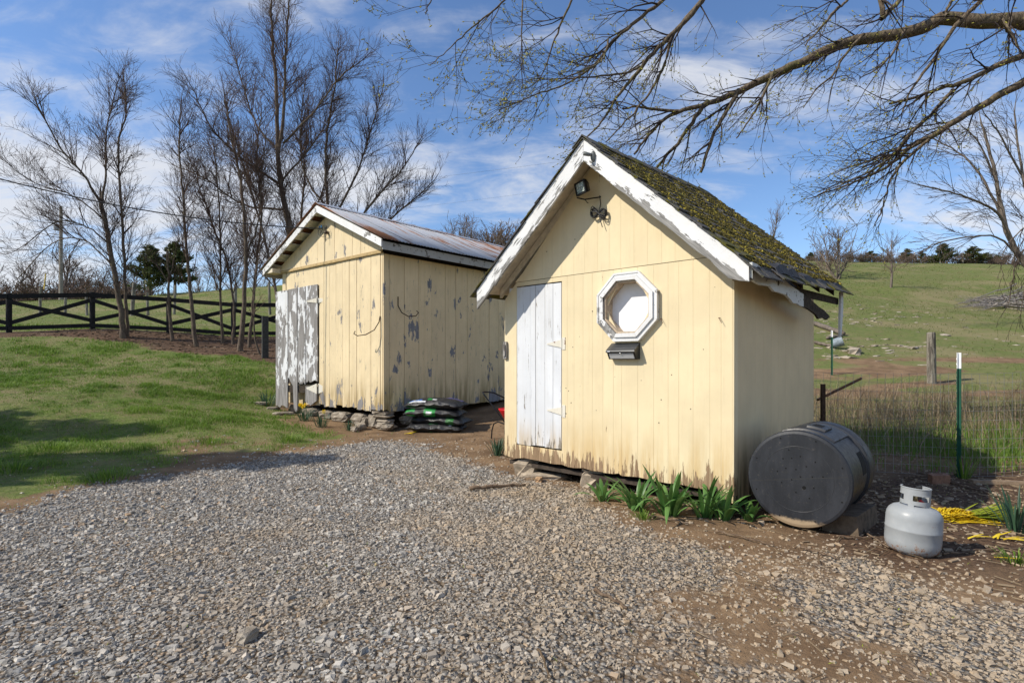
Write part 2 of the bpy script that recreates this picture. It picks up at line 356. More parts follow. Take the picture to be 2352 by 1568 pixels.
def fbm(x, y, s, seed=0): return .5 * vnoise(x, y, s, seed) + .3 * vnoise(x, y, s * .45, seed + 1) + .2 * vnoise(x, y, s * .2, seed + 2)
def sstep(v, a, b): t = np.clip((v - a) / (b - a), 0, 1); return t * t * (3 - 2 * t)
GP = np.array([(-14, -2), (-9, 2.2), (-5.6, 4.0)] + [tuple(G0(u, v)) for u, v in ((0, 1180), (150, 1150), (300, 1112), (480, 1075), (700, 1036), (850, 1012), (980, 1022), (1080, 1065), (1250, 1112), (1420, 1195), (1650, 1262), (1900, 1292), (2100, 1335), (2352, 1420))] + [(5., 2.2), (9, -2)])
def polysd(x, y, poly):              # signed distance, positive inside
    x = np.asarray(x, float); y = np.asarray(y, float); ins = np.zeros(x.shape, bool); d = np.full(x.shape, 1e9)
    for i in range(len(poly)):
        a, b = poly[i], poly[(i + 1) % len(poly)]; e = b - a
        t = np.clip(((x - a[0]) * e[0] + (y - a[1]) * e[1]) / (e @ e), 0, 1); d = np.minimum(d, np.hypot(x - a[0] - t * e[0], y - a[1] - t * e[1]))
        c = ((a[1] > y) != (b[1] > y)) & (x < (b[0] - a[0]) * (y - a[1]) / (b[1] - a[1] + 1e-12) + a[0]); ins ^= c
    return np.where(ins, d, -d)
def m_gravel(x, y):
    sd = polysd(x, y, GP) + (fbm(x, y, .9, 3) - .5) * 1.1
    g = sstep(sd, -.35, .35)
    worn = sstep(fbm(x, y, 1.3, 5), .42, .66) * sstep(x, -.8, 1.0)      # thin, worn through to soil on the right
    tr1 = np.exp(-((x - (.9 + .12 * y)) / .55) ** 2) * .35
    return g * (1 - np.clip(.45 * worn + .6 * tr1 * (y < 4.6), 0, .7))
fy = lambda x: np.interp(x, FENCE[:, 0], FENCE[:, 1])
def m_mulch(x, y):
    d = fy(x) - y; wd = np.interp(x, [-18, -14, -11, -8, -5], [1.3, 1.9, 3.1, 5.0, 8.])
    left = sstep(wd + (fbm(x, y, 1.5, 8) - .5) * 1.6 - d, -.2, .3) * sstep(d, -.5, .1) * sstep(x, -20, -17) * (1 - sstep(x, -3.5, -2))
    right = sstep(x + .9 * (y - 4.5) * -.2 + (fbm(x, y, .8, 9) - .5) * .8, 2.0, 2.6) * sstep(y, 2.9, 3.6) * (1 - sstep(y + (fbm(x, y, .7, 4) - .5) * 1., 5.6, 6.4)) * (1 - sstep(x, 8, 10))
    return np.clip(left + right, 0, 1)
def m_grass(x, y):
    n = fbm(x, y, 1.0, 21); n2 = fbm(x, y, 3.2, 25)
    gsd = -polysd(x, y, GP)
    edge = sstep(gsd + (n - .5) * 1.1, -.1, .75)
    lawn = edge * sstep(-x - np.interp(y, [4, 8, 9.5, 11, 12.5, 16], [2.0, 2.5, 3.2, 4.4, 5.2, 4.2]) + (n - .5) * 2.2, -.5, .8) * sstep(n2 + .5 * sstep(gsd, 0., 4.), .28, .5) * (1 - .45 * sstep(fbm(x, y, .7, 31), .52, .68) * (1 - sstep(gsd, 1.5, 4.5)))
    past = sstep(y + .35 * (x - 5) + (n - .5) * 1.2, 6.6, 7.4) * sstep(x, .5, 2.5)
    back = sstep(y - fy(x) + (n - .5), -.3, .4)
    behind = sstep(y, 14.5, 16.5) * sstep(x, -6, -3)
    bare = sstep(fbm(x * .4, y, 2.4, 41), .40, .56) * sstep(y, 8, 12) * (1 - .75 * sstep(y, 26, 36)) * sstep(x, 3, 6)
    for (bx, by, br) in BARE: bare = np.maximum(bare, sstep(1.25 - np.hypot((x - bx) / (br * 2.2), (y - by) / br) + (fbm(x, y, 1.1, 43) - .5) * 1.6, .35, .75))
    g = np.maximum.reduce([lawn, past * (1 - .9 * bare), back, behind])
    return np.clip(g * (1 - m_mulch(x, y)), 0, 1)
def axis(lo, hi, bands):
    a = [lo]
    while a[-1] < hi:
        x = a[-1]; st = 12.
        for c, r, s in bands:
            if abs(x - c) < r: st = min(st, s)
        a.append(x + st)
    return np.array(a)
ax = axis(-240, 240, [(0, 5.5, .085), (0, 9, .16), (-3, 20, .35), (0, 45, .9), (0, 90, 3)])
ay = axis(-100, 240, [(4.5, 5.6, .085), (7, 9, .16), (12, 16, .35), (30, 32, .8), (50, 60, 2.5)])
gx, gy = np.meshgrid(ax, ay); zz = gz(gx, gy)
near = np.exp(-(np.hypot(gx, gy - 5) / 14) ** 2)
zz = zz + (fbm(gx, gy, 1.4, 2) - .5) * .05 * np.clip(near + .25, 0, 1) + (fbm(gx, gy, 6, 12) - .5) * .35 * sstep(np.hypot(gx, gy), 16, 34)
_zz = zz
def ground(x, y):                    # height of the built sheet (bilinear)
    x = np.atleast_1d(np.asarray(x, float)); y = np.atleast_1d(np.asarray(y, float))
    i = np.clip(np.searchsorted(ax, x) - 1, 0, len(ax) - 2); j = np.clip(np.searchsorted(ay, y) - 1, 0, len(ay) - 2)
    fx = (x - ax[i]) / (ax[i + 1] - ax[i]); fy_ = (y - ay[j]) / (ay[j + 1] - ay[j])
    return (_zz[j, i] * (1 - fx) + _zz[j, i + 1] * fx) * (1 - fy_) + (_zz[j + 1, i] * (1 - fx) + _zz[j + 1, i + 1] * fx) * fy_
def g1(x, y): return float(ground(x, y)[0])
def GP3(u, v, it=14):                # where the ray through a pixel meets the ground
    lo, hi = 1.2, None; Y = 1.2
    while Y < 90:
        q = P(u, v, Y)
        if q.z < g1(q.x, q.y): hi = Y; break
        lo = Y; Y *= 1.03
    if hi is None: hi = 90
    for _ in range(it):
        m_ = (lo + hi) / 2; q = P(u, v, m_)
        if q.z < g1(q.x, q.y): hi = m_
        else: lo = m_
    q = P(u, v, hi); return Vector((q.x, q.y, g1(q.x, q.y)))

BARE = [(lambda q: (q.x, q.y, r_))(GP3(u_, v_)) for u_, v_, r_ in ((2050, 728, 1.3), (2130, 737, 1.2), (1960, 718, 1.2), (2200, 745, 1.), (2010, 792, .8), (1930, 806, .7), (2100, 822, .8), (2260, 772, .9), (2160, 800, .6), (2320, 742, .9), (1900, 770, .7))]
def ground_mat():
    m = Mat('ground', .95, 0, .15); p = m.pos()
    g, gr, mu = m.attr('gravel'), m.attr('grass'), m.attr('mulch')
    n = m.noise(p, 2.3, 8, .65); nf = m.noise(p, 26., 6, .7); nm = m.noise(p, 9., 5, .6)
    soil = m.mix(m.rng(n, .3, .7), (.135, .084, .047), (.26, .172, .098)); soil = m.mix(m.math('MULTIPLY', m.rng(nf, .45, .75), .45), soil, (.085, .055, .032))
    mul = m.mix(m.rng(nf, .35, .65), (.045, .027, .017), (.15, .092, .055))
    vc = m.voro(p, 42., 'F1', 'Color'); vd = m.voro(p, 42., 'F1', 'Distance')
    sp = m.sep(vc)[0]; gcol = m.ramp(sp, [(0, (.13, .12, .105)), (.5, (.25, .23, .20)), (.85, (.36, .335, .295)), (1, (.27, .20, .135))])
    gcol = m.mix(m.rng(vd, .35, .75), gcol, (.13, .095, .062))
    gra = m.mix(m.rng(nm, .3, .7), (.075, .115, .022), (.15, .185, .046)); gra = m.mix(m.math('MULTIPLY', m.rng(n, .42, .70), .75), gra, (.19, .15, .075)); gra = m.mix(m.math('MULTIPLY', m.rng(m.sep(p)[0], -1, 5), .2), gra, (.17, .145, .07))
    gra = m.mix(m.math('MULTIPLY', m.rng(nf, .5, .7), .35), gra, (.04, .05, .016)); gra = m.mix(m.math('MULTIPLY', m.rng(m.noise(p, .33, 6, .62), .46, .66), .62), gra, (.25, .20, .11))
    c = m.mix(mu, soil, mul)
    c = m.mix(m.rng(m.math('ADD', gr, m.math('MULTIPLY', m.math('SUBTRACT', nm, .5), .9)), .25, .62), c, gra)
    gm = m.rng(m.math('ADD', g, m.math('MULTIPLY', m.math('SUBTRACT', nm, .5), .7)), .35, .7)
    c = m.mix(gm, c, gcol)
    h = m.math('ADD', m.math('MULTIPLY', nf, .7), m.math('MULTIPLY', m.math('MULTIPLY', vd, gm), -1.2))
    return m.done(c, normal=m.bump(h, .9, .03))
nx, ny = len(ax), len(ay)
idx = np.arange(nx * ny).reshape(ny, nx)
quads = np.stack([idx[:-1, :-1], idx[:-1, 1:], idx[1:, 1:], idx[1:, :-1]], -1).reshape(-1, 4)
go = raw('ground', np.c_[gx.ravel(), gy.ravel(), zz.ravel()], quads, ground_mat(), k=4,
         attrs={'gravel': m_gravel(gx.ravel(), gy.ravel()), 'grass': m_grass(gx.ravel(), gy.ravel()), 'mulch': m_mulch(gx.ravel(), gy.ravel())})
go.data.polygons.foreach_set('use_smooth', [True] * len(quads))
tag(go, 'gravel drive, bare soil and grassy slopes around the two sheds', kind='structure')

# ---- loose stones of the drive
def scatter(n, x0, x1, y0, y1, keep, view=1.25):
    x = nr.uniform(x0, x1, n); y = nr.uniform(y0, y1, n)
    ok = (np.abs(x) < y * (1176 / F) * view + .4) if view else np.ones(n, bool)
    x, y = x[ok], y[ok]; k = keep(x, y); ok = nr.uniform(0, 1, len(x)) < k
    return x[ok], y[ok]
CUBE = np.array([(x, y, z) for z in (-1, 1) for y in (-1, 1) for x in (-1, 1)], float)
CT = np.array([(0, 2, 3), (0, 3, 1), (4, 5, 7), (4, 7, 6), (0, 1, 5), (0, 5, 4), (2, 6, 7), (2, 7, 3), (0, 4, 6), (0, 6, 2), (1, 3, 7), (1, 7, 5)])
def rotm(n):
    a = nr.normal(size=(n, 4)); a /= np.linalg.norm(a, axis=1)[:, None]; q0, q1, q2, q3 = a.T
    return np.stack([np.stack([1 - 2 * (q2**2 + q3**2), 2 * (q1*q2 - q0*q3), 2 * (q1*q3 + q0*q2)], -1), np.stack([2 * (q1*q2 + q0*q3), 1 - 2 * (q1**2 + q3**2), 2 * (q2*q3 - q0*q1)], -1), np.stack([2 * (q1*q3 - q0*q2), 2 * (q2*q3 + q0*q1), 1 - 2 * (q1**2 + q2**2)], -1)], 1)
def rotz(n, tilt=.35):
    a = nr.uniform(0, 6.283, n); ca, sa = np.cos(a), np.sin(a); tx = nr.normal(0, tilt, n); ct, st = np.cos(tx), np.sin(tx); o = np.zeros(n)
    Z = np.stack([np.stack([ca, -sa, o], -1), np.stack([sa, ca, o], -1), np.stack([o, o, o + 1], -1)], 1)
    X = np.stack([np.stack([o + 1, o, o], -1), np.stack([o, ct, -st], -1), np.stack([o, st, ct], -1)], 1)
    return Z @ X
OCT = np.array([(1, 0, 0), (-1, 0, 0), (0, 1, 0), (0, -1, 0), (0, 0, 1), (0, 0, -1.)]); OT = np.array([(0, 2, 4), (2, 1, 4), (1, 3, 4), (3, 0, 4), (2, 0, 5), (1, 2, 5), (3, 1, 5), (0, 3, 5)])
TOP = np.array([(-1, -.8, -.6), (.9, -1, -.6), (1, .9, -.6), (-.8, 1, -.6), (-.7, -.6, .8), (.7, -.55, .75), (.6, .7, .85), (-.6, .6, .7)]); TT = np.array([(4, 5, 6), (4, 6, 7), (0, 1, 5), (0, 5, 4), (1, 2, 6), (1, 6, 5), (2, 3, 7), (2, 7, 6), (3, 0, 4), (3, 4, 7)])
def stones(name, x, y, size, m, squash=.62, sink=.25, tilt=.3):
    n = len(x); s = size[:, None, None]
    v = TOP[None] * (1 + nr.uniform(-.45, .3, (n, 8, 3))) * np.stack([np.ones(n), nr.uniform(.5, .95, n), nr.uniform(.35, .75, n) * squash / .62], -1)[:, None] * s * .5
    v = np.einsum('nij,nkj->nki', rotz(n, tilt), v)
    v += np.stack([x, y, ground(x, y) + size * (.3 - sink)], -1)[:, None]
    f = (TT[None] + (np.arange(n) * 8)[:, None, None]).reshape(-1, 3)
    t = np.repeat(nr.uniform(0, 1, n), 8)
    return raw(name, v.reshape(-1, 3), f, m, attrs={'tint': t})
def stonemat(name, stops):
    m = Mat(name, .88, 0, .25); c = m.ramp(m.attr('tint'), stops); n = m.noise(m.pos(), 130., 4, .7)
    c = m.mix(m.math('MULTIPLY', m.rng(n, .4, .75), .35), c, (.09, .08, .07)); c = m.mix(m.math('MULTIPLY', m.rng(m.math('ADD', m.noise(m.pos(), .9, 5, .6), m.rng(m.sep(m.pos())[0], -1.8, 1.6, -.13, .16)), .33, .62), .70), c, (.36, .27, .172)); return m.done(c, normal=m.bump(n, .5, .004))
M_gravel = stonemat('limestone_gravel', [(0, (.17, .157, .14)), (.3, (.30, .28, .25)), (.6, (.41, .382, .336)), (.85, (.51, .47, .405)), (.94, (.38, .265, .165)), (1, (.60, .56, .49))])
def keepg(x, y): return np.maximum(m_gravel(x, y), .05 * (1 - m_grass(x, y))) * np.interp(y, [2, 4, 6, 9], [1, .95, .8, .6])
x, y = scatter(285000, -7.4, 5., 1.55, 8.9, keepg)
sz = np.clip(nr.lognormal(math.log(.0136), .52, len(x)), .0065, .055) * np.interp(y, [2, 5, 9], [1, 1.12, 1.3])
tag(stones('gravel', x, y, sz, M_gravel), 'loose grey limestone gravel of the drive', 'gravel', kind='stuff')
print('gravel', len(x))
# small stones and clods on bare soil
x, y = scatter(9000, -2.5, 6.5, 2.6, 10.5, lambda x, y: (1 - m_gravel(x, y)) * (1 - .7 * m_grass(x, y)) * .55)
tag(stones('soil_pebbles', x, y, np.clip(nr.lognormal(math.log(.018), .4, len(x)), .008, .05), stonemat('tan_pebbles', [(0, (.10, .065, .036)), (.6, (.21, .145, .088)), (.93, (.30, .25, .19)), (1, (.40, .37, .33))])), 'small tan stones and clods on bare soil', 'pebbles', kind='stuff')
# wood chips / bark litter
x, y = scatter(30000, -16, 8, 2.9, 22, lambda x, y: m_mulch(x, y) * np.interp(y, [3, 7, 8, 22], [1, 1, .5, .45]))
n = len(x); L = nr.uniform(.02, .075, n) * np.interp(y, [3, 7, 20], [1, 1, 2.2]); 
v = CUBE[None] * np.stack([L / 2, L * nr.uniform(.08, .22, n), L * .06], -1)[:, None]
v = np.einsum('nij,nkj->nki', rotz(n, .25), v) + np.stack([x, y, ground(x, y) + .006], -1)[:, None]
tag(raw('bark_chips', v.reshape(-1, 3), (CT[None] + (np.arange(n) * 8)[:, None, None]).reshape(-1, 3), stonemat('bark_chip', [(0, (.04, .024, .015)), (.5, (.11, .066, .04)), (.85, (.20, .13, .085)), (1, (.33, .26, .19))]), attrs={'tint': np.repeat(nr.uniform(0, 1, n), 8)}), 'brown bark chips and leaf litter on the soil', 'bark litter', kind='stuff')

# ---- grass blades
def blades(name, x, y, h, wd, m, lean=.45, tint=None, z0=None):
    n = len(x); a = nr.uniform(0, 6.283, n); d = np.stack([np.cos(a), np.sin(a), np.zeros(n)], -1)
    b = a + 1.57 + nr.uniform(-.6, .6, n); wv = np.stack([np.cos(b), np.sin(b), np.zeros(n)], -1) * (wd / 2)[:, None]
    base = np.stack([x, y, (ground(x, y) if z0 is None else z0) - .006], -1); up = np.array([0, 0, 1.])
    l1 = nr.uniform(.05, lean, n)[:, None]; l2 = l1 * nr.uniform(1.5, 3., n)[:, None]
    mid = base + up * (h * .55)[:, None] + d * (h[:, None] * l1 * .5); tip = base + up * (h * nr.uniform(.8, 1, n))[:, None] + d * (h[:, None] * l2 * .8)
    v = np.stack([base - wv, base + wv, mid + wv * .75, mid - wv * .75, tip], 1).reshape(-1, 3)
    f = (np.array([(0, 1, 2), (0, 2, 3), (3, 2, 4)])[None] + (np.arange(n) * 5)[:, None, None]).reshape(-1, 3)
    t = nr.uniform(0, 1, n) if tint is None else tint
    return raw(name, v, f, m, attrs={'tint': np.repeat(t, 5)})
xs, ys = [], []
for nn, y0, y1 in ((95000, 4.2, 8.), (105000, 8., 12.), (95000, 12., 17.), (40000, 17., 22.)):
    x, y = scatter(nn, -21 if y1 > 12 else -12, -1., y0, y1, lambda x, y: m_grass(x, y) ** 1.3 * (.25 + .75 * sstep(fbm(x, y, .55, 51), .3, .6)))
    xs.append(x); ys.append(y)
x, y = np.concatenate(xs), np.concatenate(ys)
tuft = sstep(.6 * fbm(x, y, .55, 51) + .4 * fbm(x, y, .22, 57), .36, .68)
h = (.024 + .085 * tuft * tuft * nr.uniform(.4, 1.3, len(x))) * np.interp(y, [4, 9, 20], [.85, 1., 1.25]); wd = np.interp(y, [4, 8, 14, 20], [.004, .006, .011, .016])
ti = np.clip(.15 + .55 * fbm(x, y, 1.7, 61) + nr.uniform(-.2, .3, len(x)) , 0, 1)
tag(blades('lawn_grass', x, y, h, wd, M_grass, .6, ti), 'mown green lawn grass left of the sheds', 'grass', kind='stuff'); print('grass', len(x))
# dead straw among the lawn
x, y = scatter(16000, -14, -1., 4.3, 16, lambda x, y: m_grass(x, y) * .7)
tag(blades('lawn_straw', x, y, nr.uniform(.03, .07, len(x)), np.interp(y, [4, 9, 16], [.004, .006, .011]), M_grassdry, 1.6), 'dead straw in the lawn', 'straw', kind='stuff')
# pasture on the hill and the field behind the black fence
x, y = scatter(90000, -5, 46, 7, 52, lambda x, y: m_grass(x, y) * (.12 + .88 * sstep(fbm(x * .5, y, 3.2, 77), .36, .58)) * np.interp(y, [7, 14, 52], [1., .8, .5]) * (x > 1.5))
x2, y2 = scatter(26000, -40, -3, 20, 52, lambda x, y: m_grass(x, y) * (y > fy(x) + .2))
x = np.r_[x, x2]; y = np.r_[y, y2]
tag(blades('pasture_grass', x, y, nr.uniform(.03, .09, len(x)) * np.interp(y, [7, 20, 50], [1.2, 1.1, .9]), np.interp(y, [7, 14, 25, 50], [.008, .012, .022, .04]), M_past, 1.7, np.clip(-.1 + 1.2 * fbm(x, y, 5, 71) + nr.uniform(-.2, .25, len(x)), 0, 1)), 'short pasture grass on the slopes', 'grass', kind='stuff')
# taller green grass and dry weeds along the wire fence
wf = lambda x: np.interp(x, [3.2, 4.76, 9.], [6.35, 5.95, 5.3])
x, y = scatter(26000, 2.6, 9, 5.6, 11, lambda x, y: sstep(y - wf(x), .05, .5) * (1 - sstep(y - wf(x), 1.6, 3.2)) * sstep(fbm(x, y, .8, 81), .3, .55))
tag(blades('fence_grass', x, y, nr.uniform(.06, .20, len(x)), np.full(len(x), .008), M_grass, .5, np.clip(.1 + .5 * fbm(x, y, 1., 83) + nr.uniform(-.1, .2, len(x)), 0, 1)), 'tall green grass under the wire fence', 'grass', kind='stuff')
x, y = scatter(34000, 2.6, 12, 6.2, 14, lambda x, y: sstep(y - wf(x), .5, 1.3) * (1 - sstep(y - wf(x), 3.5, 6.)) * (.2 + .8 * sstep(fbm(x, y, 1.2, 87), .35, .6)) * .5)
tag(blades('dry_weeds', x, y, nr.uniform(.2, .75, len(x)) * np.interp(y, [6, 9, 14], [1., .9, .7]), np.interp(y, [6, 9, 14], [.005, .006, .008]), M_grassdry, .45), 'tan dead weeds standing behind the wire fence', 'weeds', kind='stuff')
# arching brambles in the weeds
V_, F_, T_ = [], [], []; c0_ = 0
x, y = scatter(1900, 2.8, 11, 6.4, 12.5, lambda x, y: sstep(y - wf(x), .4, 1.1) * (1 - sstep(y - wf(x), 3., 5.)) * .6)
for a_, b_ in zip(x, y):
    L_ = nr.uniform(.5, 1.3); az = nr.uniform(0, 6.283); el = nr.uniform(.7, 1.45); p = np.array([a_, b_, g1(a_, b_)]); pr = []; n_ = 8
    for i in range(n_ + 1):
        pr.append(p.copy()); p = p + np.array([math.cos(az) * math.cos(el), math.sin(az) * math.cos(el), math.sin(el)]) * L_ / n_; el -= nr.uniform(.1, .33); az += nr.normal(0, .15)
    pr = np.array(pr); w_ = np.linspace(.0034, .0016, n_ + 1)[:, None]
    q = np.stack([pr + np.array([1, 0, 0]) * w_, pr + np.array([-.5, .87, 0]) * w_, pr + np.array([-.5, -.87, .3]) * w_], 1).reshape(-1, 3); i = np.arange(n_)[:, None] * 3; k = np.arange(3)[None]; k2 = (k + 1) % 3
    F_.append(np.stack([i + k, i + k2, i + 3 + k2, i + 3 + k], -1).reshape(-1, 4) + c0_); V_.append(q); c0_ += len(q); T_.append(np.full(len(q), nr.uniform(0, 1)))
tag(raw('brambles', np.concatenate(V_), np.concatenate(F_), leafmat('bramble_stems', (.085, .05, .038), (.30, .215, .15), tr=.05), attrs={'tint': np.concatenate(T_)}, k=4), 'tangle of arching brown bramble stems behind the wire fence', 'brambles', kind='stuff')
# yellow bud scales and straw fallen on the gravel
x, y = scatter(2600, -3, 5, 1.8, 6, lambda x, y: np.full(len(x), .55) * sstep(fbm(x, y, 1.3, 91), .35, .7))
tag(blades('fallen_buds', x, y, np.full(len(x), .009), np.full(len(x), .0045), M_ygr, 2., z0=ground(x, y) + .018), 'tiny yellow bud scales fallen on the gravel', 'buds', kind='stuff')
x, y = scatter(1500, -3, 6, 1.9, 6, lambda x, y: np.where(x > .2, .6, .12))
n = len(x); L = nr.uniform(.04, .16, n); v = CUBE[None] * np.stack([L / 2, np.full(n, .0016), np.full(n, .0014)], -1)[:, None]
v = np.einsum('nij,nkj->nki', rotz(n, .06), v) + np.stack([x, y, ground(x, y) + .016], -1)[:, None]
tag(raw('straw_litter', v.reshape(-1, 3), (CT[None] + (np.arange(n) * 8)[:, None, None]).reshape(-1, 3), M_grassdry, attrs={'tint': np.repeat(nr.uniform(0, 1, n), 8)}), 'bits of straw and twig lying on the drive', 'straw', kind='stuff')
# ================================================================ FRONT SHED (steep shingled roof)
TB = R(46.8); CB = Vector((1.772, 4.482, 0)); WB, DB = 2.543, 2.26
shB = empty('garden_shed', CB, TB - math.pi / 2, 'small cream shed with steep mossy shingle roof, white door and octagonal window', 'shed')
ZB0, ZS, ZE = .19, 2.105, 1.95                       # wall foot, panel seam, eave
APX, APZ = -1.262, 3.24                              # gable apex (wall plane)
slope = (APZ - ZE) / (WB / 2)
gab = lambda x: APZ - slope * abs(x - APX) - .02
OCX, OCZ, ORI = -.962, 1.744, .242                   # octagon centre, inner half width
def octz(x, r): 
    d = abs(x - OCX); t = r * math.tan(R(22.5))
    if d >= r: return 0.
    return r if d <= t else r - (d - t)
DX0, DX1, DZ0, DZ1 = -2.482, -1.735, .335, 2.058     # door opening
def cols(mb, x0, x1, grooves, zlo, zhi, y0, y1, breaks=()):
    xs = sorted(set([x0, x1] + [g for g in grooves if x0 < g < x1] + [b for b in breaks if x0 < b < x1]))
    for a, b in zip(xs[:-1], xs[1:]):
        ga = a + (.0022 if a in grooves else 0); gb = b - (.0022 if b in grooves else 0)
        for lo, hi in segs(ga, gb, zlo, zhi):
            mb.prism_y([(ga, lo[0]), (gb, lo[1]), (gb, hi[1]), (ga, hi[0])], y0, y1)
def segs(a, b, zlo, zhi):
    m_ = (a + b) / 2
    if DX0 < m_ < DX1 and zhi(m_) > DZ1 > zlo(m_): return [((zlo(a), zlo(b)), (DZ0, DZ0)), ((DZ1, DZ1), (zhi(a), zhi(b)))]
    if abs(m_ - OCX) < ORI and zlo(m_) < OCZ < zhi(m_):
        oa, ob = octz(a, ORI), octz(b, ORI); return [((zlo(a), zlo(b)), (OCZ - oa, OCZ - ob)), ((OCZ + oa, OCZ + ob), (zhi(a), zhi(b)))]
    return [((zlo(a), zlo(b)), (zhi(a), zhi(b)))]
gr1 = [-.09, -.185, -.33, -.46, -.56, -.70, -.86, -1.03, -1.12]; gr2 = [-1.36, -1.47, -1.58, -1.665, -1.85, -2.05, -2.25]
tt = ORI * math.tan(R(22.5)); ob_ = [OCX - ORI, OCX - tt, OCX + tt, OCX + ORI]
rag = [rnd.uniform(-.012, .012) for _ in range(60)]
zb = lambda x: ZB0 + rag[int(abs(x) * 21) % 60]
mb = MB(); cols(mb, -1.233, 0, gr1, zb, lambda x: min(ZS - .002, gab(x)), 0, .016, ob_ + [-.1646]); mb.build('siding_panel', M_cream, shB)
mb = MB(); cols(mb, -WB, -1.239, gr2, zb, lambda x: min(ZS - .002, gab(x)), 0, .016, [DX0, DX1, -2.36]); mb.build('siding_panel', M_cream, shB)
gg = [-.35 - .137 * i + rnd.uniform(-.012, .012) for i in range(15)]
mb = MB(); cols(mb, -2.38, -.15, gg, lambda x: ZS + .003, lambda x: max(ZS + .004, gab(x)), -.004, .012, [APX]); mb.build('gable_panel', M_cream, shB)
def backing(x0, x1, zlo, zhi, y0, y1, br): cols(mb, x0, x1, [], zlo, zhi, y0, y1, br)
mb = MB(); backing(-WB + .01, -.01, lambda x: ZB0 + .015, lambda x: min(ZS, gab(x) - .01), .0014, .015, [DX0, DX1, -1.236] + ob_ + [-.1646, -2.36]); mb.build('siding_core', M_cream, shB)
mb = MB(); backing(-2.36, -.17, lambda x: ZS + .004, lambda x: max(ZS + .005, gab(x) - .01), -.0028, .011, [APX]); mb.build('siding_core', M_cream, shB)
mb = MB(); gs = [.11 + .2 * i for i in range(11)]; yy = [0.017] + gs + [DB]
for a, b in zip(yy[:-1], yy[1:]): mb.box(-.016, 0, a + .0006, b - .0006, ZB0 - .09, ZE)
mb.box(-.015, -.001, .02, DB - .01, ZB0 - .088, ZE - .002)
mb.build('side_panel', M_cream_side, shB)
mb = MB(); 
for a, b in zip(yy[:-1], yy[1:]): mb.box(-WB, -WB + .016, a + .002, b - .002, ZB0 - .02, ZE)
mb.build('side_panel', M_cream_side, shB)
mb = MB(); mb.prism_y([(-WB + .02, ZB0), (-.02, ZB0), (-.02, ZE), (APX, APZ - .03), (-WB + .02, ZE)], DB, DB + .016); mb.build('rear_panel', M_cream_side, shB)
mb = MB(); mb.prism_y([(-WB + .02, ZB0 + .03), (-.02, ZB0 + .03), (-.02, ZE - .02), (APX, APZ - .1), (-WB + .02, ZE - .02)], .13, DB - .01); mb.build('dark_backing', M_darkwood, shB)  # solid dark filler, the unlit interior put into its colour
for x0, x1 in ((-WB + .02, -2.49), (-1.72, -1.26), (-1.2, -.02)):
    mb = MB(); mb.box(x0, x1, .018, .12, ZB0 + .02, ZB0 + .1); mb.build('sill_beam', M_darkwood, shB)
# corner trims and sub-floor
mb = MB(); mb.box(.002, .016, -.003, .075, ZB0 - .03, ZE - .06, j=.002); mb.build('corner_trim', M_cream, shB)
mb = MB(); mb.box(-.14, -.02, .01, .13, -.06, ZB0 - .004, j=.006); mb.build('corner_block', flat('block_wood', (.20, .14, .085), .9, var=.3), shB)
mb = MB(); mb.box(-.13, -.02, DB - .15, DB - .02, -.06, ZB0 - .025, j=.006); mb.build('corner_block', M_darkwood, shB)
mb = MB(); mb.blob((-1.45, .16, .05), (.16, .12, .13)); mb.build('foundation_stone', flat('tan_stone', (.33, .27, .20), .95, var=.35, bump=.6), shB)
mb = MB(); mb.blob((-2.3, .2, .05), (.2, .14, .14)); mb.build('foundation_stone', bpy.data.materials['tan_stone'], shB)
mb = MB(); mb.box(-WB + .03, -.03, .05, DB - .05, .10, .14); mb.build('floor_frame', M_darkwood, shB)
# door
dB = empty('door'); dB.parent = shB
for z in (DZ0 + .1, DZ1 - .25):
    mb = MB(); mb.box(DX0 + .02, DX1 - .02, .026, .045, z, z + .1); mb.build('ledge', M_darkwood, dB)
wds = [40, 84, 26, 50, 43, 43]; t0 = DX0 + .008; sc_ = (DX1 - DX0 - .016) / sum(wds)
for k, wk in enumerate(wds):
    mb = MB(); a, b = t0 + .0022, t0 + wk * sc_ - .0022; dy = rnd.uniform(-.003, .003)
    za, zc = DZ0 + .006 + rnd.uniform(0, .012), DZ1 - .008 - rnd.uniform(0, .006)
    mb.prism_y([(a, za), (b, za + rnd.uniform(-.006, .006)), (b, zc), (a, zc)], .002 + dy, .022 + dy); mb.build('plank', M_doorB, dB); t0 += wk * sc_
M_hinge = paint('painted_hinge', (.74, .70, .60), wood=(.22, .075, .025), wood2=(.12, .04, .015), peel=.60, pstretch=(14, 14, 14))
for z in (1.42, .735):
    mb = MB(); mb.prism_y([(DX1 - .004, z - .038), (DX1 - .004, z + .042), (DX1 - .19, z + .008), (DX1 - .19, z - .004)], -.0065, -.0025)
    mb.box(DX1 + .006, DX1 + .046, -.005, -.0005, z - .06, z + .065); mb.tube([(DX1 + .001, -.006, z - .05), (DX1 + .001, -.006, z + .055)], .006, 8); mb.build('hinge', M_hinge, dB)
mb = MB(); mb.box(-2.54, -2.494, -.03, -.001, 1.27, 1.46, j=.003); mb.box(-2.532, -2.502, -.045, -.03, 1.30, 1.43, j=.003); mb.build('latch_block', paint('latch_wood', (.42, .40, .37), wood=(.2, .19, .17), wood2=(.1, .09, .08), peel=.5, pstretch=(20, 20, 4)), shB)
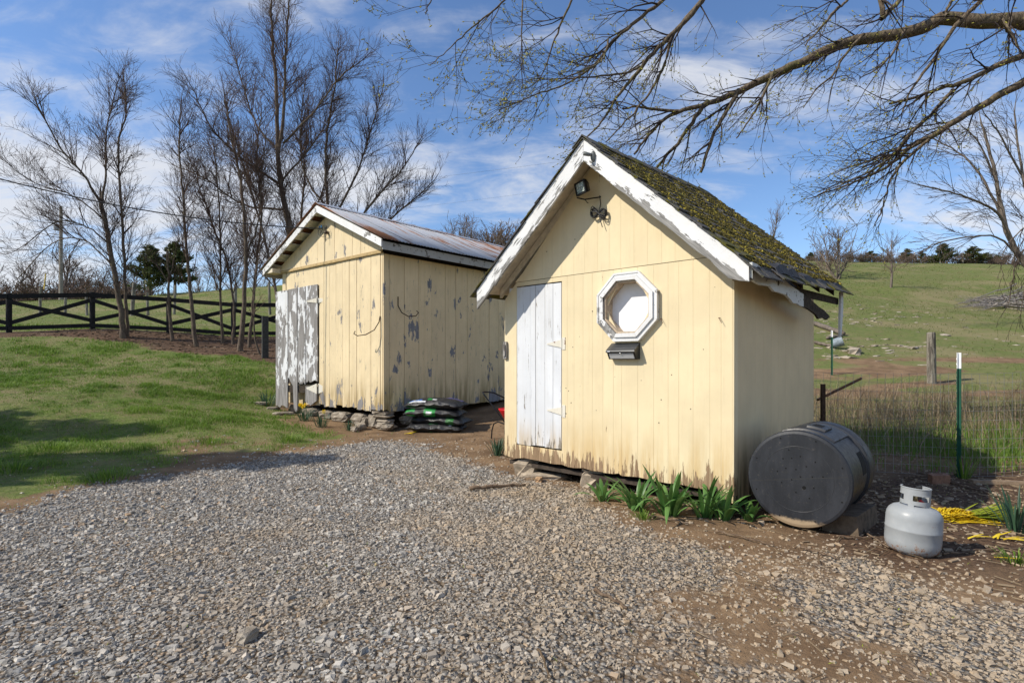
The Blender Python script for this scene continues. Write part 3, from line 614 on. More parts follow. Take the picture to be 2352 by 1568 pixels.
# octagonal window
win = MB(); oc = lambda r, k: (OCX + r / math.cos(R(22.5)) * math.cos(R(22.5 + 45 * k)), OCZ + r / math.cos(R(22.5)) * math.sin(R(22.5 + 45 * k)))
win.prism_y([oc(.262, k) for k in range(8)], .088, .10); win = win.build('window', flat('white_board', (.80, .80, .81), .6, var=.04), shB)
M_jamb = flat('bare_jamb', (.46, .37, .27), .85, var=.25, sc_=30)
for k in range(8):
    mb = MB()
    def ring(r0, r1, y0, y1, i0=.0, tw=.0):
        p = [oc(r1, k), oc(r1, k + 1), oc(r0, k + 1), oc(r0, k)]; mb.prism_y([(q[0] + rnd.uniform(-.0015, .0015), q[1] + rnd.uniform(-.0015, .0015)) for q in p], y0, y1)
    ring(.258, .315, -.040, .002); ring(.243, .278, -.056, -.040); ring(.300, .3165, -.046, -.0395)
    mb.build('frame', M_whitepeel if k in (3, 4) else M_white, win)
    mb = MB(); ring(.226, .2415, -.034, .0875); mb.build('jamb', M_jamb, win)
# barge boards
E_ = -.285                                               # overhang of the gable
def barge(side, cuts):
    for (t0_, t1_), mt in cuts:
        mb = MB(); top = []; bot = []; n = max(3, int((t1_ - t0_) * 14))
        for i in range(n + 1):
            t = t0_ + (t1_ - t0_) * i / n; x = APX + side * t; z = 3.292 - .89 * t
            top.append((x, z)); w_ = .205 + rnd.uniform(-.008, .006) * (1 + 1.5 * (t > 1.1)); end = max(0, t - 1.38) * .55 * (1 if side > 0 else .4)
            bot.append((x, z - w_ + end))
        poly = top + bot[::-1]
        mb.prism_y(poly if side > 0 else poly, E_, E_ + .024); mb.build('barge_board', mt, shB)
M_whiteR = paint('white_paint_right_barge', (.80, .80, .80), wood=(.36, .35, .33), wood2=(.17, .165, .155), peel=.60, low=(1.7, 2.9), lowamt=.085, pstretch=(7, 7, 7), grain=(8, 70, 70), pscale=.8, bumpk=.6)  # lighter white than the other barge paints, peeling more lower down
BR = paint('flaking_right_barge', (.77, .77, .765), wood=(.34, .33, .31), wood2=(.15, .145, .135), peel=.60, pstretch=(4, 12, 15), grain=(5, 60, 90), pscale=1., rotY=-math.atan(.89), edge=(1, APX, 3.292, .89, .205, .27), crack=.15, axis=0, bumpk=.6)
BL = paint('flaking_left_barge', (.74, .74, .735), wood=(.34, .33, .31), wood2=(.13, .125, .115), peel=.555, pstretch=(5, 14, 30), grain=(5, 60, 90), pscale=1., rotY=math.atan(.89), edge=(-1, APX, 3.292, .89, .205, .12), crack=.1, axis=0, bumpk=.7)
barge(1, [((.002, 1.497), BR)])
barge(-1, [((.002, 1.155), BL), ((1.157, 1.43), BL)])
# roof deck, soffit and rafters
def deck(side, t1_, y0, y1, zoff0, th, name, mt, sag=0):
    mb = MB(); nseg = 6; n = len(mb.v)
    for i in range(nseg):
        pass
    v = []; f = []
    for i in range(9):
        y = y0 + (y1 - y0) * i / 8; q = i / 8
        for t in (0., t1_):
            for dz in (0, -th):
                v.append((APX + side * t, y, 3.292 + zoff0 + .075 * q - .89 * t + dz - sag * math.sin(q * 3.1416) * .03 + (.03 * q if t else 0)))
    for i in range(8):
        a = i * 4; b = a + 4; f += [(a, a + 2, b + 2, b), (a + 1, b + 1, b + 3, a + 3), (a, b, b + 1, a + 1), (a + 2, a + 3, b + 3, b + 2)]
    f += [(0, 1, 3, 2), (32, 34, 35, 33)]
    mb.add(v, f); return mb.build(name, mt, shB)
YR1 = 2.42
dR = deck(1, 1.515, E_ + .026, YR1, -.002, .02, 'roof_deck', M_soffit); dL = deck(-1, 1.44, E_ + .026, YR1, -.002, .02, 'roof_deck', M_soffit)
for y in (.0, .55, 1.1, 1.65, 2.2):
    for side, t1_ in ((1, 1.46), (-1, 1.38)):
        mb = MB(); zt = 3.292 - .028 + .075 * (y - E_) / 2.7
        mb.prism_y([(APX + side * .03, zt - .03), (APX + side * t1_, zt - .89 * t1_), (APX + side * t1_, zt - .89 * t1_ - .085), (APX + side * .03, zt - .15)], y + .025, y + .065); mb.build('rafter', M_rot if side > 0 else M_soffit, shB)
# shingles
M_sh = Mat('weathered_shingles', .95); _o = M_sh.seed(M_sh.obj(), 9.); _p = M_sh.pos()
_n = M_sh.noise(_p, 60., 5, .7); _c = M_sh.mix(M_sh.rng(_n, .3, .7), (.030, .029, .030), (.115, .110, .105)); _mo = M_sh.noise(_p, 3.6, 8, .68)
_c = M_sh.mix(M_sh.math('MULTIPLY', M_sh.rng(M_sh.rand(), 0, 1, 0, .5, False), .5), _c, (.16, .155, .15))
_c = M_sh.mix(M_sh.rng(_mo, .50, .58), _c, (.085, .078, .012)); M_sh = M_sh.done(_c, normal=M_sh.bump(_n, .8, .006))
ang = math.atan(.89); SL = 1 / math.cos(ang)
mb = MB(); N_ = 4
for i in range(N_):
    a, b = -.148 + .296 * i / N_, -.148 + .296 * (i + 1) / N_
    mb.add([(0, a, -.004), (0, b, -.004), (.19, a, .002 + rnd.uniform(-.003, .006)), (.19, b, .002 + rnd.uniform(-.003, .006)), (0, a, .002), (0, b, .002), (.19, a, .014), (.19, b, .014)], [(0, 2, 3, 1), (4, 5, 7, 6), (2, 6, 7, 3), (0, 1, 5, 4)] + ([(0, 4, 6, 2)] if i == 0 else []) + ([(1, 3, 7, 5)] if i == N_ - 1 else []))
shm = mb.mesh('shingle', M_sh)
for side, dk, t1_ in ((1, dR, 1.545), (-1, dL, 1.47)):
    nrow = int(t1_ * SL / .127)
    for r_ in range(nrow + 1):
        s_ = r_ * .127 - .06
        if s_ + .19 < .06: continue
        y = E_ - .03 + (.148 if r_ % 2 else 0)
        while y < YR1 + .02:
            t = max(0, s_) * math.cos(ang); q = (y - E_) / 2.7; lastrow = r_ >= nrow - 1
            z = 3.292 + .075 * q - .89 * t + .006 + .02 * q * t
            droop = rnd.uniform(.02, .12) if lastrow and side > 0 else rnd.uniform(-.02, .02)
            o = obj('shingle', shm, dk, (APX + side * t, min(max(y + rnd.uniform(-.004, .004), E_ + .125), YR1 - .12), z + rnd.uniform(0, .004)))
            o.rotation_mode = 'QUATERNION'
            Q = Matrix.Rotation(0 if side > 0 else math.pi, 3, 'Z') @ Matrix.Rotation(ang + droop, 3, 'Y') @ Matrix.Rotation(rnd.uniform(-.015, .015), 3, 'Z')
            o.rotation_quaternion = Q.to_quaternion(); o.scale = (1, rnd.uniform(.97, 1.0), 1); y += .298
mb = MB(); mb.prism_y([(-.11, -.092), (0, .004), (.11, -.092), (.112, -.085), (0, .016), (-.112, -.085)], -.15, .15); rcm = mb.mesh('ridge_cap', M_sh)
for i in range(10):
    o = obj('ridge_cap', rcm, dR, (APX, E_ + .125 + .27 * i, 3.314 + .075 * i / 9.5 + .004 * (i % 2))); o.rotation_euler = (rnd.uniform(-.015, .015), rnd.uniform(-.03, .03), 0)
# moss cushions
M_moss = Mat('moss', .95); _t = M_moss.attr('tint'); M_moss = M_moss.done(M_moss.ramp(_t, [(0, (.030, .025, .007)), (.5, (.085, .068, .012)), (.85, (.19, .15, .018)), (1, (.34, .28, .045))]))
n = 32000; ss = nr.uniform(.05, 2.02, n); yy_ = nr.uniform(E_ + .1, YR1 - .02, n)
k_ = fbm(ss * 1.0, yy_ * 1.8, .5, 5); row = (ss + .06) % .127 / .127
ok = nr.uniform(0, 1, n) < sstep(k_ + .20 * (row > .6) + .08 * (ss / 2), .47, .70); ss, yy_ = ss[ok], yy_[ok]; n = len(ss)
t = ss * math.cos(ang); q = (yy_ - E_) / 2.7; ctr = np.stack([APX + t, yy_, 3.292 + .075 * q - .89 * t + .02 * q * t + .019], -1)
rad = np.clip(nr.lognormal(math.log(.0075), .4, n), .004, .02)
v = np.einsum('nij,nkj->nki', rotm(n), OCT[None] * (1 + nr.uniform(-.3, .3, (n, 6, 1)))) * rad[:, None, None] + ctr[:, None]
tag(raw('moss', v.reshape(-1, 3), (OT[None] + (np.arange(n) * 6)[:, None, None]).reshape(-1, 3), M_moss, dR, {'tint': np.repeat(nr.uniform(0, 1, n) ** 1.6, 6)}), kind='stuff')
# rotting eave fascia that has dropped at its far end
def ragged(pts_top, pts_bot, x0, x1, name, mt, parent):
    mb = MB(); poly = pts_top + pts_bot[::-1]; mb.prism_x(poly, x0, x1); return mb.build(name, mt, parent)
top = []; bot = []
for i in range(23):
    q = i / 22; y = -.262 + 2.12 * q; zt = 1.972 - .02 * q - .24 * q ** 1.5 + rnd.uniform(-.008, .008); wd_ = .135 - .03 * q + rnd.uniform(-.012, .012) * (1 + 1.2 * q)
    if q > .9: wd_ *= (1.02 - q) * 8
    top.append((y, zt)); bot.append((y, zt - max(.015, wd_)))
ragged(top[:14], bot[:14], .232, .252, 'fascia', M_rotw, shB); ragged(top[13:], bot[13:], .2325, .2515, 'fascia', M_rot, shB)
mb = MB(); mb.prism_x([(2.30, 1.99), (2.40, 2.0), (2.395, 1.80), (2.335, 1.55), (2.285, 1.50), (2.27, 1.60)], .235, .256); mb.build('hanging_fascia', paint('hanging_white', (.66, .67, .65), wood=(.06, .05, .035), wood2=(.025, .02, .015), peel=.57, pstretch=(9, 9, 9)), shB)
mb = MB(); mb.prism_x([(.3, 1.90), (2.38, 1.93), (2.38, 1.86), (1.3, 1.845), (.5, 1.855)], .195, .212); mb.build('sub_fascia', M_rot, shB)
M_flash = flat('torn_felt', (.05, .05, .055), .7, var=.3)
for y, L_, cz in ((.35, .34, .05), (.62, .30, .04), (1.1, .36, .02), (1.6, .42, .02), (2.1, .3, .03)):   # lifted, curled shingle edges
    mb = MB(); v = []; nseg = 6
    for i in range(nseg + 1):
        a_ = y - L_ / 2 + L_ * i / nseg; lift = cz * math.sin(i / nseg * 3.1416)
        for j_, (xx, z_) in enumerate(((.19, 2.035), (.27, 1.975 + lift), (.30, 1.925 + lift * .3))): v.append((xx + rnd.uniform(-.006, .006), a_, z_ + .03 * (a_ - E_) / 2.7 * 2))
    f = [(i * 3 + j_, i * 3 + j_ + 1, i * 3 + j_ + 4, i * 3 + j_ + 3) for i in range(nseg) for j_ in range(2)]
    mb.add(v, f); o = mb.build('curled_shingle', M_flash, shB); so = o.modifiers.new('s', 'SOLIDIFY'); so.thickness = .006
# nails and knot holes
for x, z, s_ in ((-.62, 1.62, .012), (-.10, 1.60, .012)):
    mb = MB(); mb.tube([(x, -.002, z), (x, -.03, z - .005)], .0028, 5); mb.tube([(x, -.028, z), (x + .025, -.03, z - .045)], .0024, 5); mb.build('nail', M_rust, shB)
mb = MB()
for _ in range(46):
    x, z = rnd.uniform(-2.3, -.1), rnd.uniform(.5, 2.9)
    if z > gab(x) - .15 or (abs(x - OCX) < .36 and abs(z - OCZ) < .5) or DX0 - .02 < x < DX1 + .02 and z < DZ1 + .03: continue
    r_ = rnd.uniform(.003, .007); yo = -.0055 if z > ZS else -.0015
    mb.lathe([(0.0001, 0), (r_, 0)], 7, Matrix.Translation((x, yo, z)) @ Matrix.Rotation(R(90), 4, 'X'))
tag(mb.build('knot_holes', M_darkwood, shB), kind='stuff')
BW = lambda x, y, z: CB + Matrix.Rotation(TB - math.pi / 2, 3, 'Z') @ Vector((x, y, z))
RB = TB - math.pi / 2
# mailbox
mbx = empty('mailbox', BW(-.985, 0, 1.335), RB, 'black wall mailbox with silver front panel under the octagonal window', 'mailbox')
M_mbx = flat('black_enamel', (.014, .014, .015), .32, var=.1, spec=.5)
mb = MB(); mb.prism_x([(0, -.072), (-.055, -.072), (-.095, -.004), (-.1, .012), (-.004, .075), (0, .075)], -.148, .148); mb.build('body', M_mbx, mbx)
M_sil = Mat('brushed_silver', .5, .15); M_sil = M_sil.done(M_sil.mix(M_sil.noise(M_sil.map(M_sil.obj(), (2, 2, 160)), 1., 3), (.50, .51, .53), (.60, .61, .63)))
mb = MB(); s0, s1 = Vector((0, -.0885, -.018)), Vector((0, -.0605, -.0645)); nrm_ = Vector((0, -.0467, -.028)).normalized() * .003
for e in (0, 1): pass
q = [s0 + Vector((-.128, 0, 0)), s0 + Vector((.128, 0, 0)), s1 + Vector((.128, 0, 0)), s1 + Vector((-.128, 0, 0))]
mb.add([p + nrm_ for p in q] + [p - nrm_ for p in q], [(3, 2, 1, 0), (4, 5, 6, 7), (0, 1, 5, 4), (1, 2, 6, 5), (2, 3, 7, 6), (3, 0, 4, 7)]); mb.build('front_panel', M_sil, mbx)
mb = MB(); mb.prism_x([(-.104, .010), (-.110, -.002), (-.104, -.012), (-.096, .006)], -.151, .151); 
mb.prism_x([(-.1, .014), (-.004, .079), (0, .079), (0, .074), (-.096, .010)], -.151, .151); mb.build('lid', flat('dark_grey_lid', (.045, .047, .05), .22, var=.1, spec=.6), mbx)
mb = MB(); mb.lathe([(.0001, .012), (.006, .010), (.008, .004), (.008, 0)], 12, Matrix.Translation((0, -.089, -.018)) @ Matrix.Rotation(R(115), 4, 'X'), ); mb.build('lock_knob', flat('bright_metal', (.75, .75, .76), .2, .9, var=.05), mbx, True)
mb = MB()
for k in range(4): mb.box(-.128 + .007 * k, -.1235 + .007 * k, -.1125, -.109, -.004, .004)
mb.build('maker_mark', flat('white_print', (.8, .82, .85), .5, var=.02), mbx)
# flood light
fl = empty('flood_light', BW(APX - .075, 0, 2.87), RB, 'square black flood light mounted under the gable peak of the front shed', 'light')
M_glass = Mat('prismatic_glass', .25, 0, .5); M_glass = M_glass.done(M_glass.ramp(M_glass.voro(M_glass.obj(), 95., 'F1', 'Color'), [(0, (.16, .20, .17)), (.6, (.36, .42, .37)), (1, (.70, .74, .68))]), normal=M_glass.bump(M_glass.voro(M_glass.obj(), 95.), .9, .01))
T = Matrix.Translation((-.03, -.17, .02)) @ Matrix.Rotation(R(-10), 4, 'Z') @ Matrix.Rotation(R(8), 4, 'X') @ Matrix.Rotation(R(-7), 4, 'Y')
mb = MB(); o4 = lambda h_, y: [(-h_, y, -h_ * .9), (h_, y, -h_ * .9), (h_, y, h_ * .9), (-h_, y, h_ * .9)]
v = o4(.068, -.02) + o4(.068, .012) + o4(.04, .07); mb.add([T @ Vector(p) for p in v], [(4, 5, 9, 8), (5, 6, 10, 9), (6, 7, 11, 10), (7, 4, 8, 11), (8, 9, 10, 11)] + [(0, 4, 7, 3), (0, 1, 5, 4), (1, 2, 6, 5), (2, 3, 7, 6)])
v = o4(.068, -.02) + o4(.052, -.02) + o4(.052, -.012); mb.add([T @ Vector(p) for p in v], [(k, (k + 1) % 4, (k + 1) % 4 + 4, k + 4) for k in range(4)] + [(k + 4, (k + 1) % 4 + 4, (k + 1) % 4 + 8, k + 8) for k in range(4)]); mb.build('housing', M_blk, fl)
mb = MB(); v = o4(.0518, -.013); mb.add([T @ Vector(p) for p in v], [(0, 1, 2, 3)]); mb.build('lens', M_glass, fl)
mb = MB(); mb.tube([(-.09, -.16, -.06), (-.02, -.13, -.085), (.07, -.03, -.06), (.075, -.002, -.05)], .007, 6); mb.tube([(-.02, -.13, -.085), (.0, -.10, -.12)], .004, 5); mb.build('bracket', M_blk, fl)
cb = MB(); c0 = BW(APX - .0, -.04, 2.655); Rm = Matrix.Rotation(RB, 3, 'Z')
for k in range(7):
    pts = []
    for i in range(17):
        a_ = 6.283 * i / 16; pts.append(c0 + Rm @ Vector((math.sin(a_) * .085 * (1 + .08 * math.sin(k)), -.012 * math.cos(k * 2), math.sin(2 * a_) * (.026 + .005 * k) - .016 * math.sin(a_) * k * .3)))
    cb.tube(pts, .0042, 5, False)
cb.tube([BW(APX + .0, -.02, 2.83), BW(APX + .005, -.012, 2.75), c0], .0035, 5); cb.tube([c0, c0 + Rm @ Vector((.02, 0, -.07)), c0 + Rm @ Vector((.045, .0, -.14))], .0042, 5)
tag(cb.build('cable_bundle', M_cable), 'looped bundle of black cable hanging below the flood light', 'cable')
cm_ = empty('lamp_holder', BW(APX + .115, E_, 3.10), RB, 'small grey fixture on the white barge board beside the peak', 'fixture')
mb = MB(); mb.lathe([(.0001, .03), (.016, .028), (.022, .018), (.024, 0), (.0001, 0)], 14, Matrix.Rotation(R(90), 4, 'X')); o = mb.build('base', flat('grey_fixture', (.16, .17, .165), .5, var=.15), cm_, True); o.scale = (1, 1, 2.1)
mb = MB(); mb.tube([(0, -.02, .01), (-.022, -.05, .012), (-.05, -.085, .02)], [.012, .017, .02], 10); mb.build('socket', bpy.data.materials['grey_fixture'], cm_, True)

# ================================================================ REAR SHED (tin roof)
TA = R(49.5); CA = Vector((-2.226, 9.657, 0)); WA, DA = 3.50, 5.6
shA = empty('tool_shed', CA, TA - math.pi / 2, 'larger weathered cream board shed with rusty tin roof on stone footings', 'shed')
RA = TA - math.pi / 2; AW = lambda x, y, z: CA + Matrix.Rotation(RA, 3, 'Z') @ Vector((x, y, z))
ZA0, ZT, ZAE = .385, 3.14, 3.10; AX, AZ = -1.72, 4.07
slA = .43; gabA = lambda x: AZ - slA * abs(x - AX)
mb = MB(); mb.prism_y([(-WA + .03, ZA0 + .06), (-.03, ZA0 + .06), (-.03, ZAE), (AX, AZ - .12), (-WA + .03, ZAE)], .03, DA - .02); mb.build('dark_backing', M_darkwood, shA)  # solid dark filler behind the boards, so the gaps read as shade
def vboard(parent, mt, a, b, z0f, z1f, y0, y1, name='board', rag_=.02):
    mb = MB(); n = 4; lo = [(a + (b - a) * i / n, z0f + rnd.uniform(-rag_, rag_)) for i in range(n + 1)]
    lean = rnd.uniform(-.0025, .0025)
    mb.prism_y(lo + [(b + lean, z1f(b)), (a + lean, z1f(a))], y0, y1); return mb.build(name, mt, parent)
def run(a, b, w0, w1):
    e = [a]
    while e[-1] < b - w1: e.append(e[-1] + rnd.uniform(w0, w1))
    e[-1:] = e[-1:] if b - e[-1] > .09 else []
    return e + [b]
HX0, HX1 = -WA + .16, -2.05                       # doorway
bd = [-WA, HX0] ; e = run(HX1, -.06, .17, .24) + [0]
vboard(shA, M_boardA, -WA, HX0 - .03, ZA0, lambda x: ZT - .01, -.022, .0)
for a, b in zip(e[:-1], e[1:]):
    dy = rnd.uniform(-.004, .004); vboard(shA, M_boardA, a + rnd.choice((.003, .004, .006)), b - rnd.choice((.003, .004, .006)), ZA0 + rnd.uniform(-.03, .02), lambda x: ZT - .01, -.022 + dy, dy, rag_=.012)
for a, b in zip((HX0, -3.0, -2.72, -2.38), (-3.003, -2.723, -2.383, HX1 - .003)): vboard(shA, M_boardA, a, b, 2.66, lambda x: ZT - .01, -.02, .0, rag_=.006)
vboard(shA, M_boardA, HX0 + .02, HX1 - .01, ZA0 - .02, lambda x: ZA0 + .38, .002, .02, 'door_sill', .004)
eg = run(-WA - .02, .01, .24, .36)
for a, b in zip(eg[:-1], eg[1:]):
    for q0, q1 in ([(a, AX), (AX, b)] if a < AX < b else [(a, b)]):
        dy = rnd.uniform(-.003, .003); vboard(shA, M_boardA, q0 + (.004 if q0 != AX else 0), q1 - (.003 if q1 != AX else 0), ZT + .003, lambda x: max(ZT + .01, gabA(x) - .03), -.046 + dy, -.024 + dy, 'gable_board', .003)
mb = MB(); mb.box(-WA - .02, .012, -.058, -.047, ZT - .028, ZT + .022, j=.003); mb.build('drip_strip', flat('dark_cream_strip', (.46, .33, .16), .8, var=.2), shA)
e = [-.022, .10] + run(.43, DA, .27, .36)
for a, b in zip(e[:-1], e[1:]):
    mb = MB(); n = 4; dx = rnd.uniform(-.004, .004); z0 = ZA0 + rnd.uniform(-.02, .02)
    lo = [(a + .0025 + (b - a - .005) * i / n, z0 + rnd.uniform(-.012, .012)) for i in range(n + 1)]
    gp_ = rnd.choice((.0, .0, .002, .005)); lo[0] = (lo[0][0] + gp_ + .0015, lo[0][1]); mb.prism_x(lo + [(b - .0025, ZAE), (a + .004 + gp_, ZAE)], dx, .022 + dx); mb.build('board', M_boardS, shA)
e = run(-.02, DA, .3, .38)
for a, b in zip(e[:-1], e[1:]):
    mb = MB(); mb.box(-WA - .022, -WA, a + .0025, b - .0025, ZA0 + rnd.uniform(-.02, .02), ZAE); mb.build('board', M_boardA, shA)
# the sagging door, hung on the right and standing a little open
dA = empty('door', (HX1 - .01, -.03, 0)); dA.parent = shA; dA.rotation_euler = (0, 0, R(8))
wA = [(-1.33, -.93, .30, 2.70), (-.915, -.62, .62, 2.72), (-.61, -.37, .80, 2.735), (-.36, -.0, .84, 2.75)]
for k, (a, b, z0, z1) in enumerate(wA):
    mb = MB(); n = 8; lo = []
    for i in range(n + 1):
        q = i / n; zq = z0 + rnd.uniform(-.03, .03)
        if k == 1: zq = z0 + .34 * abs(q - .85) - (.42 if q > .6 else 0)
        if k == 2: zq = z0 + rnd.uniform(-.05, .03)
        if k == 3: zq = z0 + rnd.uniform(-.03, .03)
        lo.append((a + .004 + (b - a - .008) * q, zq))
    mb.prism_y(lo + [(b - .004, z1), (a + .004, z1 - .012)], -.024 + rnd.uniform(-.004, .004), .0); mb.build('plank', M_doorA, dA)
mb = MB(); mb.box(-1.28, -.02, .002, .026, .60, .74, j=.008); mb.build('ledge', M_rot, dA)
mb = MB(); mb.box(-1.28, -.02, .002, .026, 2.38, 2.5, j=.004); mb.build('ledge', M_darkwood, dA)
mb = MB(); mb.prism_y([(-.36, .44), (-.30, .40), (-.2, .36), (-.1, .42), (-.02, .46), (-.02, .74), (-.36, .74)], -.03, -.006); mb.build('plank', M_doorA, dA)
for z, w_ in ((2.43, .05), (.70, .1)):
    mb = MB(); mb.prism_y([(-.012, z - w_), (-.012, z + w_), (-.32, z + .01), (-.32, z - .01)], -.036, -.031); mb.prism_y([(.004, z - w_), (.30, z - .01), (.30, z + .01), (.004, z + w_)], -.012, -.004)
    mb.tube([(-.004, -.036, z - w_), (-.004, -.036, z + w_)], .008, 6); mb.build('hinge', M_hinge, dA)
# barge boards, fascia, roof
EA = -.27
for side, t1_, mt in ((1, 2.02, M_whiteR), (-1, 2.17, M_whitepeel)):
    mb = MB(); z0 = 4.215; sl_ = .455
    mb.prism_y([(AX, z0 - .02), (AX + side * t1_, z0 - .02 - sl_ * t1_), (AX + side * t1_, z0 - .15 - sl_ * t1_), (AX, z0 - .15)], EA, EA + .024); mb.build('barge_board', mt, shA)
M_fasA = paint('grey_fascia', (.40, .39, .37), wood=(.16, .14, .125), wood2=(.08, .07, .06), peel=.55, pstretch=(4, 12, 12))
mb = MB(); mb.box(.285, .305, EA + .03, DA + .2, 3.105, 3.245, j=.004); mb.build('fascia', M_fasA, shA)
mb = MB(); mb.box(-3.89, -3.87, EA + .03, DA + .2, 3.05, 3.17, j=.004); mb.build('fascia', M_fasA, shA)
for side, t1_ in ((1, 2.02), (-1, 2.17)):             # purlin boards under the tin, with gaps between
    ux = Vector((side, 0, -.455)).normalized(); L_ = t1_ * math.hypot(1, .455); s_ = .03
    while s_ < L_ - .1:
        mb = MB(); p = Vector((AX, 0, 4.19)) + ux * s_; p2 = Vector((AX, 0, 4.19)) + ux * min(s_ + .24, L_)
        v = [(q.x, y, q.z + dz) for q in (p, p2) for y in (EA + .026, DA + .2) for dz in (0, -.022)]
        mb.add(v, [(0, 2, 6, 4), (1, 5, 7, 3), (0, 1, 3, 2), (4, 6, 7, 5), (0, 4, 5, 1), (2, 3, 7, 6)]); mb.build('purlin', M_lath, shA); s_ += .42
mb = MB(); mb.prism_x([(EA + .03, 3.11), (.0, 3.11), (.0, 3.2), (EA + .03, 3.2)], -WA - .35, -WA - .02); mb.build('soffit_block', M_soffit, shA)
M_tin = Mat('rusty_galvanised_tin', .45, .35, .4); _o = M_tin.obj(); _q = M_tin.seed(_o, 13.)
_r = M_tin.noise(M_tin.map(_q, (.5, 2.6, .5)), 1.5, 8, .66, .3); _r2 = M_tin.noise(M_tin.map(_o, (.55, .35, .5)), 1.4, 3, .5)
_k = M_tin.math('ADD', M_tin.math('MULTIPLY', _r, .6), M_tin.math('MULTIPLY', _r2, .5))
_k = M_tin.math('ADD', _k, M_tin.rng(M_tin.sep(_o)[1], 1.8, 4.5, 0, .055)); _k = M_tin.math('ADD', _k, M_tin.rng(M_tin.sep(_o)[1], -.27, .35, .07, 0))
_f = M_tin.noise(_o, 45., 5, .7)
_rc = M_tin.mix(M_tin.rng(_f, .3, .7), (.17, .068, .030), (.30, .135, .068)); _gc = M_tin.mix(M_tin.rng(_f, .3, .7), (.40, .41, .43), (.50, .51, .53))
_ms = M_tin.rng(_k, .535, .64); M_tin = M_tin.done(M_tin.mix(_ms, _gc, _rc), M_tin.rng(_ms, 0, 1, .5, .95, False), metal=M_tin.rng(_ms, 0, 1, .3, 0, False))
for side, t1_ in ((1, 2.10), (-1, 2.25)):
    y = EA - .03; ux = Vector((side, 0, -.455)).normalized(); L_ = t1_ * math.hypot(1, .455); nx_ = Vector((.455 * side, 0, 1)).normalized(); i = 0
    while y < DA + .15:
        wdt = .66; mb = MB(); v = []; ncor = 9; st_ = 4; m_ = ncor * st_ + 1; lift = .002 + .004 * (i % 2) + rnd.uniform(0, .003)
        for e_ in (0, .5, 1):
            p = Vector((AX, 0, 4.222)) + ux * (L_ * e_ + (rnd.uniform(-.012, .012) if e_ == 1 else 0))
            for k in range(m_): q = p + nx_ * (.009 * math.cos(6.2832 * k / st_) + lift); v.append((q.x, y + wdt * k / (m_ - 1), q.z))
        mb.add(v, [(e_ * m_ + k, e_ * m_ + k + 1, (e_ + 1) * m_ + k + 1, (e_ + 1) * m_ + k) for e_ in range(2) for k in range(m_ - 1)])
        o = mb.build('roof_sheet', M_tin, shA, True); so = o.modifiers.new('s', 'SOLIDIFY'); so.thickness = .0015; y += .625; i += 1
mb = MB(); mb.prism_y([(AX - .13, 4.185), (AX, 4.25), (AX + .13, 4.185), (AX + .13, 4.19), (AX, 4.256), (AX - .13, 4.19)], EA - .03, DA + .2); mb.build('ridge_cap', M_tin, shA)
# iron hooks on the walls
mb = MB(); mb.tube([(-.06, -.03, 2.02), (-.06, -.05, 1.92), (-.10, -.12, 1.78), (-.20, -.22, 1.70), (-.34, -.3, 1.68), (-.40, -.33, 1.72), (-.37, -.32, 1.76)], .009, 6); mb.build('iron_hook', M_iron, shA)
mb = MB(); mb.tube([(.03, .29, 2.38), (.03, .29, 2.22), (.08, .33, 2.10), (.16, .42, 2.03), (.26, .50, 2.04), (.30, .53, 2.10), (.27, .51, 2.13)], .009, 6); mb.build('iron_hook', M_iron, shA)
# stone footings
M_st = Mat('footing_stone', .95); _v = M_st.seed(M_st.obj()); _n = M_st.noise(_v, 9., 8, .68); M_st = M_st.done(M_st.ramp(_n, [(.25, (.10, .085, .065)), (.5, (.28, .235, .18)), (.75, (.45, .40, .33))]), normal=M_st.bump(_n, 1., .03))
fs = []
for x, w_, h_ in ((-.10, .30, .10), (-.42, .20, .17), (-.80, .30, .14), (-1.35, .36, .12), (-1.9, .36, .10), (-2.5, .4, .10), (-3.1, .38, .10)): fs.append((x, .09 + rnd.uniform(-.05, .05), w_, h_, 1))
for z in (.06, .15, .235, .30): fs.append((-.14 + rnd.uniform(-.05, .05), .12, .30 + rnd.uniform(-.05, .04), .045, z))
fs += [(.02, .05, .2, .06, .07), (-.45, -.16, .20, .08, .05), (-.35, -.34, .15, .07, .03), (-.62, .05, .15, .12, .08)]
for y in np.arange(.55, 5.6, .42): fs += [(-.06, y, .17, .1, .10 + .05 * y), (-.05, y + .2, .16, .08, .22 + .03 * y)]
for x, y, w_, h_, z in fs:
    zg = g1(*AW(x, y, 0).xy); zc = zg + h_ * .7 if z == 1 else zg + z
    mb = MB(); rx, ry = (w_ * .62, w_ * .42) if y < .5 else (w_ * .42, w_ * .8); mb.blob((x, y, zc), (rx, ry, h_ * .8), 9, 6, .14, rz=rnd.uniform(-.15, .15)); mb.build('foundation_stone', M_st, shA)
# service wire, insulator
ins = empty('wire_insulator', AW(AX + .05, -.05, 3.72), RA, 'old insulator with tangled wires high on the tin roofed gable', 'insulator')
mb = MB(); mb.lathe([(.0001, .06), (.022, .055), (.03, .03), (.018, .02), (.03, .0), (.018, -.02), (.0001, -.02)], 12, Matrix.Translation((0, -.02, -.02)) @ Matrix.Rotation(R(90), 4, 'X')); mb.build('body', flat('insulator_brown', (.10, .065, .045), .4), ins, True)
mb = MB()
for k in range(5):
    a_ = rnd.uniform(0, 6.28); r_ = rnd.uniform(.07, .14); mb.tube([(-.08 + r_ * math.cos(a_ + q), -.06 - .03 * math.sin(q * 2), .02 + r_ * .8 * math.sin(a_ + q)) for q in np.linspace(0, 4.2, 10)], .004, 5)
mb.tube([(0, -.06, -.02), (.01, -.07, -.12), (.0, -.06, -.2)], .006, 5); mb.build('wire_loop', M_cable, ins)
